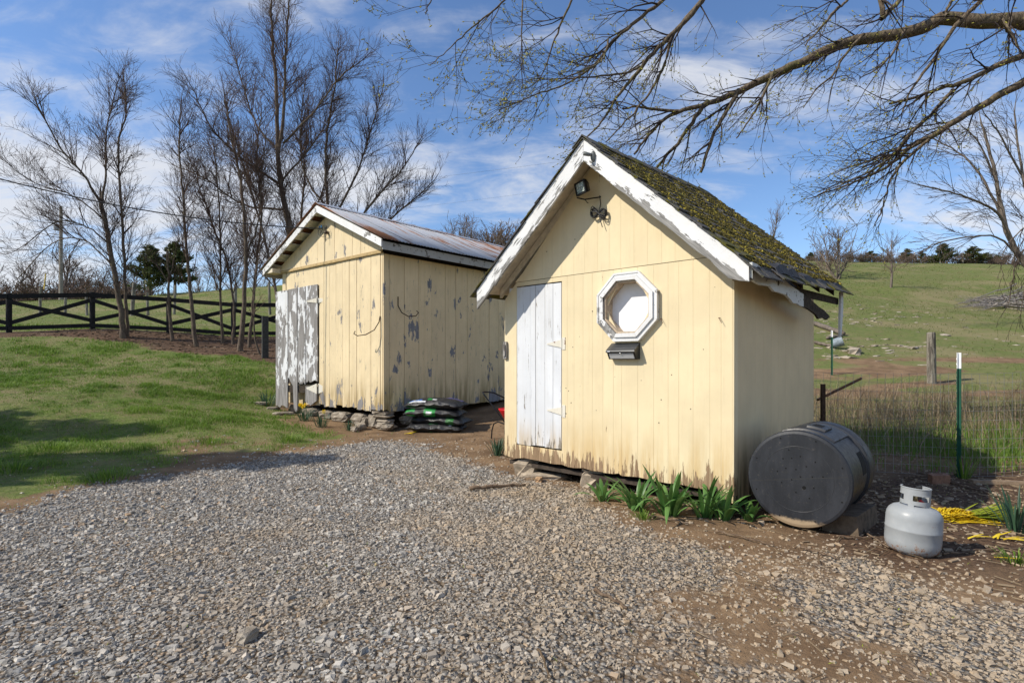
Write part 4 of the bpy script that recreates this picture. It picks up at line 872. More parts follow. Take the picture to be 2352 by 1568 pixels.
mb = MB(); mb.tube([(-.2, -.07, .13), (-.19, -.075, .07)], .012, 6); mb.tube([(-.13, -.07, .14), (-.115, -.075, .08)], .012, 6); mb.build('blue_connector', flat('blue_plastic', (.05, .22, .45), .4), ins)
def hang(name, a, b, sag, r_, mt, label, n=28):
    mb = MB(); mb.tube([a.lerp(b, i / n) - Vector((0, 0, sag * 4 * (i / n) * (1 - i / n))) for i in range(n + 1)], r_, 5); return tag(mb.build(name, mt), label, 'cable')
hang('service_cable', P(-260, 335, 9.), AW(AX - .1, -.09, 3.80), .28, .011, M_cable, 'black service cable running from the left edge to the tin roofed shed')
# ================================================================ THINGS ON THE GROUND
def leaf(mb, base, az, L_, w_, lean, curl, n=6, mi=0, droop=.0):   # strap leaf with a keel
    d = Vector((math.cos(az), math.sin(az), 0)); s_ = Vector((-math.sin(az), math.cos(az), 0)); p = Vector(base); th = lean; v = []
    for i in range(n + 1):
        q = i / n; ww = w_ * (.55 + .9 * q) * (1 - q ** 3.2) * .5 + .0008
        up = Vector((-math.sin(th) * d.x, -math.sin(th) * d.y, math.cos(th)))
        v += [p + s_ * ww, p - (d * math.cos(th) - Vector((0, 0, math.sin(th)))) * ww * .35, p - s_ * ww]
        p = p + (d * math.sin(th) + Vector((0, 0, math.cos(th)))) * (L_ / n); th += curl / n + droop * q
    f = [(i * 3 + k, i * 3 + k + 1, i * 3 + k + 4, i * 3 + k + 3) for i in range(n) for k in (0, 1)]
    mb.add(v, f, mi)
def settint(o, per):
    me = o.data; n = len(me.vertices); at = me.attributes.new('tint', 'FLOAT', 'POINT')
    at.data.foreach_set('value', np.repeat(nr.uniform(0, 1, n // per + 1), per)[:n].astype(np.float32))
def clump(name, pos, nl, L_, w_, spread, mt, label, group=None, flowers=0, lean0=.05, curl=.7, cat='plant'):
    t = empty(name, pos, 0, label, cat, group); mb = MB()
    for k in range(nl):
        a_ = rnd.uniform(0, 6.283); r_ = rnd.uniform(0, 1) ** .7; q = Vector((math.cos(a_) * r_ * spread, math.sin(a_) * r_ * spread, -.015))
        leaf(mb, q, a_ + rnd.uniform(-.5, .5), L_ * rnd.uniform(.6, 1.1), w_ * rnd.uniform(.75, 1.15), lean0 + r_ * rnd.uniform(.1, .55), curl * rnd.uniform(.2, 1.4) * (.3 + r_), 7)
    o = mb.build('leaves', mt, t, True); settint(o, 24)
    for k in range(flowers):
        a_ = rnd.uniform(0, 6.283); r_ = rnd.uniform(.2, 1) * spread; b = Vector((math.cos(a_) * r_, math.sin(a_) * r_, 0)); top = b + Vector((rnd.uniform(-.05, .05), -rnd.uniform(.02, .08), L_ * rnd.uniform(.85, 1.15)))
        mb = MB(); mb.tube([b, b.lerp(top, .6), top], .004, 5); st = mb.build('flower_stem', M_daff, t); settint(st, 5)
        mb = MB(); fd = Vector((rnd.uniform(-.6, .2), -1, rnd.uniform(-.1, .3))).normalized(); Q = fd.to_track_quat('Z', 'Y').to_matrix()
        for i in range(6):
            a2 = i * 1.047; mb.add([top + Q @ Vector((.042 * rr * math.cos(a2 + da), .042 * rr * math.sin(a2 + da), zz_)) for rr, da, zz_ in ((.15, 0, 0), (.65, -.36, .006), (1.05, 0, .002), (.65, .36, .006))], [(0, 1, 2, 3)])
        mb.lathe([(.009, 0), (.012, .018), (.017, .028)], 8, Matrix.Translation(top) @ Q.to_4x4()); fo = mb.build('flower', M_petal, t); settint(fo, 4)
    return t
def gpos(u, v): q = GP3(u, v); return q
# broad green clumps along the front shed
for u, v, nl, L_, sp, lab in ((1382, 1150, 17, .21, .05, 'small curled green leaf clump below the front shed, nearest its door'),
                          (1462, 1170, 24, .30, .06, 'green strap leaf clump in front of the shed, second from the door'),
                          (1536, 1182, 30, .37, .07, 'largest green strap leaf clump in the middle of the shed front'),
                          (1618, 1187, 24, .34, .07, 'tall green strap leaf clump next to the shed corner'),
                          (1662, 1193, 14, .28, .04, 'leaning green strap leaf clump at the shed corner block'),
                          (1722, 1195, 15, .19, .04, 'low bright green leaf clump between shed corner and black barrel')):
    clump('lily_clump', gpos(u, v), nl, L_ * 1.22, .040, sp, M_daff, lab, curl=1.7, lean0=.18)
clump('daffodil_clump', gpos(1142, 1046), 46, .27, .013, .07, M_daffb, 'blue green grassy daffodil clump at the left corner of the front shed', curl=.5)
clump('daffodil_clump', gpos(700, 966), 40, .30, .014, .10, M_daffb, 'daffodil clump with yellow flowers nearest the peeling door', flowers=5, curl=.5)
clump('daffodil_clump', gpos(738, 980), 38, .27, .014, .10, M_daffb, 'daffodil clump with yellow flowers beside the stone footing', flowers=1, curl=.5)
clump('daffodil_clump', gpos(803, 988), 26, .21, .013, .06, M_daffb, 'small flowerless daffodil clump by the rear shed corner stones', curl=.5)
clump('daffodil_clump', gpos(613, 930), 40, .34, .016, .16, M_daffb, 'dark daffodil clump left of the peeling door', curl=.6)
clump('daffodil_clump', gpos(2334, 1220), 34, .34, .018, .10, M_daffb, 'blue green leaf clump at the right edge of the picture', curl=.8)
clump('grass_tuft', gpos(2213, 1098), 60, .26, .006, .06, M_grass, 'tuft of long green grass at the foot of the near metal fence post', curl=.4)
clump('grass_tuft', gpos(1478, 1192), 70, .10, .004, .07, M_grass, 'fine low grass tuft below the green strap leaves', curl=1.2)
clump('grass_tuft', gpos(2335, 1292), 60, .10, .007, .09, M_grass, 'low green weed tuft at the right edge by the yellow leaves', curl=1.2)
for k, (u, v) in enumerate(((120, 1032), (660, 1012), (480, 1018), (250, 1100), (30, 1080))):
    pp = gpos(u, v); clump('grass_tuft', pp, 170, .13, .006, .26, M_grass, ['dark grass tuft on the lawn edge, second from the left', 'grass tuft between the gravel and the peeling door', 'flat grass tuft in the middle of the lawn edge', 'small grass tuft right at the gravel edge on the left', 'grass tuft at the far left lawn edge'][k], curl=.9)
# heap of yellowed leaves
pp = gpos(2200, 1190); t = empty('yellow_leaf_heap', pp, 0, 'heap of long yellowed leaves lying behind the gas cylinder', 'leaves')
def ribbon(mb, pts, w_):
    v = []
    for i in range(len(pts)):
        a = pts[max(i - 1, 0)]; b = pts[min(i + 1, len(pts) - 1)]; d = (b - a).normalized(); s_ = d.cross(Vector((0, .25, 1))).normalized(); ww = w_ * (1 if 0 < i < len(pts) - 1 else .3)
        v += [pts[i] + s_ * ww * .5, pts[i] - s_ * ww * .5 + Vector((0, 0, w_ * .2))]
    mb.add(v, [(2 * i, 2 * i + 1, 2 * i + 3, 2 * i + 2) for i in range(len(pts) - 1)])
mb = MB()
for k in range(240):
    x0 = rnd.uniform(-.27, -.02); L_ = rnd.uniform(.12, .34); y0 = rnd.gauss(0, .055); ph = rnd.uniform(0, 6); am = rnd.uniform(.005, .035); fr = rnd.uniform(8, 22); tl_ = rnd.uniform(-.35, .1); pts = []
    for i in range(9):
        q = i / 8; x = x0 + L_ * q; yv = y0 + tl_ * L_ * q + am * math.sin(x * fr + ph); hgt = .075 * max(.05, 1 - ((x + .05) / .3) ** 2) * max(.1, 1 - (yv / .13) ** 2)
        pts.append(Vector((x, yv, .008 + hgt * rnd.uniform(.5, 1.05) * (.3 + .7 * math.sin(3.14 * min(1, q + .1))))))
    if k % 9 == 0: pts = [Vector((x0 + .05 + .05 * math.cos(a), y0 + .045 * math.sin(a), .03 + .03 * math.sin(a * .5))) for a in np.linspace(0, 5.2, 10)]
    ribbon(mb, pts, rnd.uniform(.008, .014))
o = mb.build('leaves', M_yel, t, True); settint(o, 18)
mb = MB()
for k in range(60):
    a_ = rnd.uniform(-.5, .3); leaf(mb, Vector((rnd.uniform(.02, .22), rnd.uniform(-.09, .08), rnd.uniform(.005, .05))), a_, rnd.uniform(.18, .34), .014, rnd.uniform(1.1, 1.5), rnd.uniform(.0, .6), 6)
o = mb.build('green_leaf_bases', M_ygr, t, True); settint(o, 21)
for k, (u, v) in enumerate(((2225, 1238), (2300, 1240), (2285, 1288), (932, 997))):
    pp = gpos(u, v); mb = MB()
    for i in range((3, 8, 1, 7)[k]): leaf(mb, Vector((rnd.uniform(-.05, .05), rnd.uniform(-.04, .04), .012)), rnd.uniform(-.8, .8) if k != 2 else -.5, rnd.uniform(.10, .2) if k != 2 else .26, .013, 1.45, rnd.uniform(-.1, .3), 6)
    o = mb.build('yellow_leaf', M_yel, None, True); o.location = pp; settint(o, 21)
    tag(o, ['few thin yellow leaf scraps right of the gas cylinder', 'small scatter of yellow leaves at the right edge', 'single long yellow leaf lying on the gravel', 'yellow leaf scraps beside the stacked soil bags'][k], 'leaf')

# ---- soil bags
def bagmat(name, areas):
    m = Mat(name, .28, 0, .5); o = m.obj(); s_ = m.sep(o); n = m.noise(o, 9., 6, .6); c = m.mix(m.rng(n, .3, .7), (.012, .012, .013), (.032, .032, .034))
    for (x0, x1, y0, y1, cl) in areas:
        inx = m.math('MULTIPLY', m.math('GREATER_THAN', s_[0], x0), m.math('LESS_THAN', s_[0], x1)); iny = m.math('MULTIPLY', m.math('GREATER_THAN', s_[1], y0), m.math('LESS_THAN', s_[1], y1))
        c = m.mix(m.math('MULTIPLY', inx, iny), c, cl)
    return m.done(c, normal=m.bump(m.noise(m.map(o, (9, 22, 9)), 1.5, 6, .65, .6), .55, .03))
GRN, BLU, WHT, LIL = (.02, .25, .05), (.03, .16, .55), (.62, .64, .66), (.10, .09, .28)
bags = [(( .0, .0), .0, 3, [(-.10, .06, -.22, -.10, GRN), (.25, .3, -.25, -.2, WHT)], 'bottom black soil bag of the stack by the rear shed'),
        ((.06, .02), .12, -4, [(.18, .32, -.30, -.25, (.02, .14, .03))], 'second black soil bag from the bottom, sagging to the right'),
        ((-.03, .0), .24, 2, [(-.46, -.30, -.28, .1, GRN), (-.14, .06, -.33, -.16, GRN), (-.28, -.24, -.2, .0, WHT), (-.10, .0, -.29, -.27, WHT)], 'black soil bag with green label, third in the stack'),
        ((-.01, .0), .36, -2, [(-.42, -.20, -.22, -.12, BLU), (-.46, -.42, -.22, -.12, GRN), (-.38, -.26, -.185, -.155, WHT), (-.42, -.12, -.26, -.225, WHT), (-.1, -.02, -.2, -.12, GRN), (-.02, .06, -.2, -.14, WHT), (.1, .42, .06, .22, LIL)], 'top black soil bag with blue label, on the stack by the rear shed')]
q0, q1 = GP3(930, 994), GP3(1072, 992); bc = (q0 + q1) / 2 + Vector((0, .22, 0)); bz = min(g1(bc.x - .4, bc.y - .2), g1(bc.x + .4, bc.y - .2))
for k, ((dx, dy), z, rz, ar, lab) in enumerate(bags):
    mb = MB(); nu, nv = 22, 14; v = []; hx, hy, hz = .50, .31, .088; ph = rnd.uniform(0, 6)
    for top in (1, -1):
        for j_ in range(nv + 1):
            for i in range(nu + 1):
                a_, b_ = i / nu * 2 - 1, j_ / nv * 2 - 1
                pf = max(0, 1 - abs(a_) ** 4) ** .5 * max(0, 1 - abs(b_) ** 3.4) ** .55
                wr_ = .008 * math.sin(a_ * 9 + ph) * math.cos(b_ * 7 + k) + .006 * math.sin(a_ * 21 + b_ * 13 + k * 2); sag = -.03 * a_ * a_ * (k > 0) - .012 * b_ * b_
                v.append((a_ * hx * (1 - .05 * (1 - b_ * b_)) + .012 * math.sin(b_ * 6 + k), b_ * hy * (1 - .06 * (1 - a_ * a_)), top * (hz * pf + wr_ * pf) + sag + .01 * math.sin(a_ * 14) * (abs(b_) > .9)))
    m_ = nu + 1; f = []
    for t_ in (0, 1):
        o_ = t_ * m_ * (nv + 1)
        for j_ in range(nv):
            for i in range(nu):
                q = (o_ + j_ * m_ + i, o_ + j_ * m_ + i + 1, o_ + (j_ + 1) * m_ + i + 1, o_ + (j_ + 1) * m_ + i); f.append(q if t_ == 0 else q[::-1])
    mb.add(v, f); o = mb.build('soil_bag', bagmat('soil_bag_print_%d' % k, ar), None, True)
    o.location = (bc.x + dx, bc.y + dy, bz + .085 + z * 1.13); o.rotation_euler = (R(rnd.uniform(-1.5, 1.5)), R(rnd.uniform(-1.5, 2)), R(-9 + rz)); tag(o, lab, 'soil bag', 'stacked soil bags')
# ---- broadcast spreader behind the front shed corner
sp = GP3(1160, 1004); spr = empty('lawn_spreader', sp, R(-25), 'red hopper lawn spreader with black tube handle behind the shed', 'spreader')
mb = MB(); mb.lathe([(.06, .25), (.10, .27), (.20, .44), (.215, .46), (.222, .46), (.222, .445), (.21, .43), (.11, .25), (.06, .235)], 24, Matrix.Translation((.13, 0, 0))); mb.build('hopper', flat('red_plastic', (.62, .015, .02), .35, var=.1), spr, True)
mb = MB(); mb.tube([(.12, -.16, .20), (-.05, -.16, .40), (-.30, -.15, .68), (-.33, -.13, .71), (-.31, -.08, .715), (-.2, .0, .70), (-.08, .12, .62), (.0, .17, .54), (.12, .18, .28)], .011, 8); mb.build('handle', M_blk, spr)
mb = MB(); mb.tube([(.1, -.15, .22), (-.05, -.15, .26), (-.13, -.14, .22), (-.16, -.14, .12), (-.17, -.14, -.01)], .011, 8); mb.build('stand_leg', M_blk, spr)
for s_ in (-1, 1):
    mb = MB(); mb.lathe([(.02, -.03), (.105, -.035), (.11, 0), (.105, .035), (.02, .03)], 20, Matrix.Translation((.2, s_ * .2, .11)) @ Matrix.Rotation(R(90), 4, 'X')); mb.build('wheel', M_blk, spr, True)
mb = MB(); mb.tube([(.2, -.2, .11), (.2, .2, .11)], .008, 6); mb.build('axle', M_wire, spr)

# ---- compost tumbler barrel
bar = empty('compost_tumbler', BW(.49, -.02, 0), RB + R(1.5), 'black plastic compost tumbler barrel lying beside the front shed', 'barrel')
RR, LB = .36, .82; BT = Matrix.Translation((0, 0, RR + .012)) @ Matrix.Rotation(R(-90), 4, 'X') @ Matrix.Rotation(R(90), 4, 'Z')   # local z -> +y
M_bar = Mat('black_weathered_plastic', .42, 0, .45); _o = M_bar.obj(); _n = M_bar.noise(_o, 30., 7, .7); _b = M_bar.noise(_o, 2.5, 5, .6)
_c = M_bar.mix(M_bar.rng(_b, .3, .7), (.014, .0145, .017), (.030, .031, .035)); M_bar = M_bar.done(_c, M_bar.rng(_n, .3, .7, .34, .52))
M_face = Mat('dusty_black_plastic', .5, 0, .4); _o = M_face.obj(); _n = M_face.noise(_o, 42., 8, .75); _b = M_face.noise(M_face.map(_o, (6, 6, 2)), 1.2, 6, .65)
_c = M_face.mix(M_face.rng(_b, .35, .7), (.013, .0145, .018), (.029, .031, .037)); _c = M_face.mix(M_face.math('MULTIPLY', M_face.rng(_n, .56, .72), .28), _c, (.16, .14, .105))
_z = M_face.math('ADD', M_face.sep(_o)[2], M_face.math('MULTIPLY', M_face.math('SUBTRACT', M_face.noise(_o, 12., 6, .7), .5), .10)); _c = M_face.mix(M_face.rng(_z, .055, .085, 1, 0), _c, (.34, .25, .155))
M_face = M_face.done(_c, normal=M_face.bump(_n, .15, .003))
mb = MB(); mb.lathe([(.0001, .004), (.335, .004)], 64, BT); mb.lathe([(.335, .004), (RR - .006, .010), (RR, .022)], 64, BT); mb.build('end_cap', M_face, bar, False)
mb = MB(); mb.lathe([(.2395, .0038), (.2415, .0022), (.2435, .0038)], 64, BT); mb.build('moulded_ring', M_bar, bar, True)
mb = MB(); mb.lathe([(RR, .022), (RR, .05), (RR - .008, .056), (RR - .012, .36), (RR - .012, LB - .15), (RR - .004, LB - .145), (RR, LB - .13), (RR + .004, LB - .11), (RR + .004, LB - .015), (RR - .01, LB), (.0001, LB)], 64, BT); mb.build('body', M_bar, bar, True, 40)
for r_, y in ((RR + .002, .60), (RR - .004, .66)):
    mb = MB(); mb.lathe([(r_ - .02, y - .012), (r_ + .004, y - .006), (r_ + .004, y + .006), (r_ - .02, y + .012)], 64, BT); mb.build('rib', M_bar, bar, True, 50)
def patch(mb, a0, a1, y0, y1, r0, r1, n=8):              # curved raised plate on the barrel
    v = []
    for k in range(n + 1):
        a_ = a0 + (a1 - a0) * k / n
        for r_, y in ((r0, y0), (r1, y0 + .012), (r1, y1 - .012), (r0, y1)): v.append((r_ * math.cos(a_), y, RR + .012 + r_ * math.sin(a_)))
    f = [(k * 4 + j_, k * 4 + j_ + 1, k * 4 + j_ + 5, k * 4 + j_ + 4) for k in range(n) for j_ in range(3)] + [(0, 1, 2, 3), (n * 4 + 3, n * 4 + 2, n * 4 + 1, n * 4)]
    mb.add(v, f)
lid = MB(); patch(lid, R(52), R(112), .10, .58, RR - .015, RR + .006, 12); lid = lid.build('hatch', M_bar, bar, True, 30)
mb = MB(); patch(mb, R(68), R(88), .20, .42, RR, RR + .022, 8); mb.build('hatch_pad', M_bar, lid, True, 30)
mb = MB(); patch(mb, R(74), R(84), .23, .38, RR + .02, RR + .0235, 6); mb.build('painted_handle_recess', flat('hole_shade_black', (.004, .004, .004), .8), lid)  # near-black raised plate, the shade of a grip recess put into its colour
M_hole_shade = bpy.data.materials['hole_shade_black']
mb = MB(); patch(mb, R(2), R(30), .40, .56, RR - .02, RR - .008, 6); mb.build('painted_vent_recess', M_hole_shade, bar)  # black plate on the body, the recess shade painted in
mb = MB(); patch(mb, R(-3), R(36), .08, .60, RR - .02, RR - .010, 6); mb.build('side_panel', M_bar, bar, True, 30)
hol = [(-.06, .21), (.02, .17), (-.10, .14), (-.04, .15), (.12, .14), (.06, .10), (-.08, .07), (-.01, .07), (-.14, .04), (.02, .02), (.10, .03), (.17, .04), (-.04, -.01), (-.11, -.04), (.11, -.05), (-.01, -.10), (.08, -.13)]
for (x, z) in hol:
    mb = MB(); mb.lathe([(.0001, 0), (.006, 0)], 8, Matrix.Translation((x, .0035, RR + .012 + z)) @ Matrix.Rotation(R(90), 4, 'X')); mb.build('painted_vent_hole', M_hole_shade, bar)  # flat black discs, the dark inside of each hole painted on
mb = MB(); mb.lathe([(.0001, 0), (.014, 0)], 10, Matrix.Translation((.045, .0035, RR - .045)) @ Matrix.Rotation(R(90), 4, 'X')); mb.build('painted_vent_hole', M_hole_shade, bar)  # larger hole, likewise a flat disc in painted shade
for k in range(8):
    a_ = R(22 + 45 * k); mb = MB(); mb.lathe([(.0001, 0), (.006, 0)], 8, Matrix.Translation((.315 * math.cos(a_), .0028, RR + .012 + .315 * math.sin(a_))) @ Matrix.Rotation(R(90), 4, 'X')); mb.build('painted_screw_hole', M_hole_shade, bar)  # screw holes as flat discs, their inner shade given as black colour
mb = MB(); mb.box(-.33, .33, .0035, .0052, RR - .0, RR + .0022, Matrix.Translation((0, 0, .012)) @ Matrix.Translation((0, 0, RR)) @ Matrix.Rotation(R(-10), 4, 'Y') @ Matrix.Translation((0, 0, -RR))); mb.build('mould_seam', flat('dust_line', (.05, .048, .042), .8), bar)
pb = BW(.76, .12, 0); cbk = MB(); cbk.box(-.14, .10, 0, .5, -.04, .135, j=.004); o = cbk.build('support_block', flat('dirty_block', (.125, .092, .062), .95, var=.35, sc_=18, bump=.3)); o.location = pb; o.rotation_euler = (0, R(-6), RB + R(-3))
o.location.z = g1(pb.x, pb.y) - .0; tag(o, 'brown wedge block propping the right side of the black barrel', 'block')

# ---- gas cylinder
tp = GP3(2100, 1282); tk = empty('gas_cylinder', tp + Vector((.075, .13, -.018)), R(0), 'light grey propane gas cylinder with round collar standing on gravel', 'gas cylinder')
tk.rotation_euler = (R(1.5), R(3.5), R(20))
M_tank = Mat('grey_enamel', .42, 0, .3); _o = M_tank.obj(); _n = M_tank.noise(_o, 55., 8, .75); _n2 = M_tank.noise(_o, 9., 6, .65); _z = M_tank.sep(_o)[2]
_k = M_tank.math('ADD', M_tank.math('MULTIPLY', _n, .5), M_tank.math('MULTIPLY', _n2, .5)); _k = M_tank.math('ADD', _k, M_tank.rng(_z, .02, .16, .15, 0))
_c = M_tank.mix(M_tank.rng(_n2, .3, .7), (.28, .295, .30), (.33, .342, .345)); M_tank = M_tank.done(M_tank.mix(M_tank.rng(_k, .60, .68), _c, (.24, .13, .075)), M_tank.rng(_k, .6, .68, .36, .9))
RT = .156
mb = MB(); mb.lathe([(.0001, .012), (.09, .014), (.125, .024), (.145, .045), (RT - .001, .075), (RT, .10), (RT, .165), (RT + .0022, .169), (RT + .0022, .177), (RT, .181), (RT, .245), (RT - .003, .268), (RT - .014, .292), (RT - .036, .312), (.085, .325), (.05, .330), (.0001, .332)], 48, None); mb.build('body', M_tank, tk, True, 60)
mb = MB(); mb.lathe([(.100, .004), (.106, .004), (.106, .03), (.1, .03), (.1, .004)], 32); mb.build('foot_ring', M_tank, tk, True, 40)
mb = MB(); na, nz = 48, 9; v = []; ro, ri = .083, .0805; A0, A1 = R(-262), R(8)
for r_ in (ro, ri):
    for j_ in range(nz + 1):
        for i in range(na + 1):
            a_ = A0 + (A1 - A0) * i / na; q = abs(i / na * 2 - 1); zt = .322 + .118 * j_ / nz * (1 - .0 * q)
            v.append((r_ * math.cos(a_), r_ * math.sin(a_), zt))
m_ = na + 1; f = []; keep = lambda i, j_: not (3 <= j_ <= 5 and (2 <= i <= 11 or 19 <= i <= 31)) and not (j_ == 0 and not (i % 12 in (4, 5, 6, 7)))
for i in range(na):
    for j_ in range(nz):
        if keep(i, j_):
            a = j_ * m_ + i; o_ = m_ * (nz + 1); f += [(a, a + 1, a + m_ + 1, a + m_), (o_ + a, o_ + a + m_, o_ + a + m_ + 1, o_ + a + 1)]
mb.add(v, f); mb.tube([(ro * math.cos(A0 + (A1 - A0) * i / na) * .985, ro * math.sin(A0 + (A1 - A0) * i / na) * .985, .441) for i in range(na + 1)], .0045, 6)
for i0, i1 in ((2, 12), (19, 32)): mb.tube([(ro * .985 * math.cos(A0 + (A1 - A0) * i / na), ro * .985 * math.sin(A0 + (A1 - A0) * i / na), .399) for i in range(i0, i1 + 1)], .004, 5)
mb.build('collar', M_tank, tk, True, 35)
mb = MB(); mb.lathe([(.02, .33), (.02, .35), (.012, .355), (.012, .40), (.0001, .40)], 14); mb.tube([(0, 0, .375), (-.045, -.015, .375)], [.012, .016], 10); mb.build('valve', flat('brass', (.45, .34, .16), .35, .8), tk)
mb = MB(); mb.lathe([(.0001, .418), (.022, .418), (.026, .41), (.026, .402), (.0001, .402)], 9); mb.build('hand_wheel', flat('grey_blue_knob', (.16, .19, .25), .4), tk)
mb = MB(); mb.tube([(.0, -.03, .36), (.0, -.05, .35)], .011, 8); mb.build('red_plug', flat('red_plug', (.55, .02, .02), .4), tk)

# ---- brick, boards, sticks, stones
M_brick = flat('brown_brick', (.25, .135, .085), .9, var=.25, sc_=40, bump=.3)
bk = GP3(2157, 1110); mb = MB(); mb.box(-.075, .075, -.045, -.02, 0, .10, j=.002); mb.box(-.075, .075, .02, .045, 0, .10, j=.002); mb.box(-.0745, -.03, -.0195, .0195, .001, .099); mb.box(.03, .0745, -.0195, .0195, .001, .099); mb.build
bm_ = MB(); ob = [(-.08, -.045), (.08, -.045), (.08, .045), (-.08, .045)]; hb = [(-.035, -.016), (.035, -.016), (.035, .016), (-.035, .016)]
v = [(x, y, z) for z in (0, .095) for x, y in ob] + [(x, y, z) for z in (.05, .095) for x, y in hb]
bm_.add(v, [(0, 1, 5, 4), (1, 2, 6, 5), (2, 3, 7, 6), (3, 0, 4, 7), (0, 3, 2, 1), (4, 5, 13, 12), (5, 6, 14, 13), (6, 7, 15, 14), (7, 4, 12, 15), (8, 9, 10, 11), (8, 12, 13, 9), (9, 13, 14, 10), (10, 14, 15, 11), (11, 15, 12, 8)])
o = bm_.build('brick', M_brick); o.location = bk; o.rotation_euler = (R(4), R(-3), R(-12)); tag(o, 'brown brick with a slot lying on bark litter near the metal post', 'brick')
M_stick = bark('stick_bark', (.07, .045, .03), (.20, .14, .09), 30.)
def stick(u0, v0_, u1, v1_, r_, lab, bend=.03, name='stick', mt=None, r1=.6):
    a, b = GP3(u0, v0_), GP3(u1, v1_); mb = MB(); n = 9; pts = []
    s_ = Vector((-(b - a).y, (b - a).x, 0)).normalized()
    for i in range(n + 1):
        p = a.lerp(b, i / n) + s_ * bend * math.sin(i / n * 5 + u0) ; p.z = g1(p.x, p.y) + r_ * .9 + .012 + .006 * math.sin(i * 2.1); pts.append(p)
    mb.tube(pts, [r_ * (1 - (1 - r1) * i / n) * rnd.uniform(.88, 1.1) for i in range(n + 1)], 7); return tag(mb.build(name, mt or M_stick, None, True), lab, 'stick')
stick(1078, 1128, 1208, 1120, .020, 'stout piece of bark lying on the gravel in front of the shed door', .012)
stick(1368, 1362, 1440, 1405, .010, 'reddish stick on the gravel in the lower middle', .006)
stick(1232, 1500, 1270, 1562, .006, 'thin pale straw stalk at the bottom edge of the gravel', .01, mt=M_grassdry)
stick(1640, 1225, 1780, 1255, .007, 'dark thin stick on the soil in front of the black barrel', .02)
stick(1840, 1262, 1930, 1290, .008, 'short dark stick between barrel block and gravel', .01)
stick(2080, 1102, 2352, 1085, .012, 'long dead branch lying along the bark litter behind the brick', .04)
stick(2180, 1112, 2352, 1160, .010, 'weathered branch running from the brick to the right edge', .03)
stick(2100, 1090, 2300, 1128, .007, 'thin dead branch lying beside the metal fence post', .04)
stick(1920, 1235, 2036, 1242, .006, 'thin twig lying left of the gas cylinder', .02)
stick(2160, 1275, 2352, 1262, .006, 'dark twig in the shadow of the gas cylinder', .02)
stick(1480, 1185, 1580, 1208, .009, 'pale root like stick below the strap leaves', .01)
stick(1975, 1190, 2030, 1262, .009, 'curved brown twig between barrel and gas cylinder', .04)
mb = MB(); a, b = GP3(2230, 1108), GP3(2420, 1112); d_ = (b - a); mb.box(0, d_.length, -.05, .05, .0, .03, j=.006); o = mb.build('old_board', flat('weathered_board', (.24, .17, .11), .9, var=.3, sc_=20, bump=.4)); o.location = a; o.rotation_euler = (0, R(-1), math.atan2(d_.y, d_.x)); tag(o, 'weathered flat board on the litter at the right edge', 'board')
sl_ = GP3(1250, 1094); mb = MB(); mb.blob((0, 0, .015), (.26, .13, .035), 10, 5, .12, rz=-.45); o = mb.build('stone_slab', bpy.data.materials['tan_stone']); o.location = sl_; tag(o, 'flat tan stone slab under the door side of the front shed', 'stone')
mb = MB(); mb.blob((0, 0, .02), (.05, .04, .03)); o = mb.build('stone', flat('orange_stone', (.42, .27, .15), .9, var=.2)); o.location = GP3(1238, 1106); tag(o, 'small orange stone in front of the flat slab', 'stone')
mb = MB(); mb.blob((0, 0, .015), (.05, .035, .03), 7, 5, .2); o = mb.build('stone', M_st); o.location = GP3(568, 1470 if False else 1466); tag(o, 'largest pale stone lying on the gravel near the bottom edge', 'stone')
for k, (u, v, s_) in enumerate(((598, 928, .16), (627, 940, .13), (650, 952, .20))):
    mb = MB(); mb.blob((0, 0, .02), (s_, s_ * .6, .04), 9, 5, .15); o = mb.build('stone_slab', M_st); o.location = GP3(u, v); tag(o, ['small flat stone left of the peeling door', 'flat stone just under the peeling door', 'broad flat stone in front of the peeling door'][k], 'stone')

# ================================================================ FENCES
fen = empty('paddock_fence', (FENCE[3][0], FENCE[3][1], g1(*FENCE[3])), 0, 'black board paddock fence with crossed rails on the left', 'fence'); fo = fen.location.copy()
pts = [Vector((x, y, g1(x, y))) for x, y in FENCE[1:8]]
for k, p in enumerate(pts):
    mb = MB(); mb.lathe([(.0001, -.2), (.085, -.2), (.085, 1.26), (.075, 1.30), (.0001, 1.31)], 12, Matrix.Translation(p - fo)); mb.build('post', M_black, fen)
def rail(a, b, w_, off, name):
    d_ = b - a; L_ = d_.length; mb = MB(); M_ = Matrix.Translation(a - fo) @ d_.to_track_quat('X', 'Z').to_matrix().to_4x4(); mb.box(.0, L_, -.018 + off, .018 + off, -w_ / 2, w_ / 2, M_, j=.003); mb.build(name, M_black, fen)
for a, b in zip(pts[:-1], pts[1:]):
    uz = Vector((0, 0, 1)); rail(a + uz * 1.19, b + uz * 1.19, .15, -.09, 'rail'); rail(a + uz * .13, b + uz * .13, .13, -.09, 'rail')
    rail(a + uz * 1.02, b + uz * .30, .13, -.065, 'cross_rail'); rail(a + uz * .30, b + uz * 1.02, .13, -.03, 'cross_rail')
def post(u, vb, vt, Yh, r_, lab, name='fence_post', mt=None, sq=False, group=None, lean=0.):
    b = GP3(u, vb) if Yh is None else Vector((P(u, vb, Yh).x, Yh, 0)); b.z = g1(b.x, b.y); hh = (V0 - vt) / F * b.y + H - b.z
    mb = MB()
    if sq: mb.box(-r_, r_, -r_, r_, -.2, hh, j=.004)
    else: mb.lathe([(.0001, -.2), (r_ * 1.05, -.2), (r_, hh * .5), (r_ * .95, hh - .02), (r_ * .8, hh), (.0001, hh)], 10)
    o = mb.build(name, mt or M_greywood, None); o.location = b; o.rotation_euler = (0, lean, rnd.uniform(0, 1)); return tag(o, lab, 'post', group)
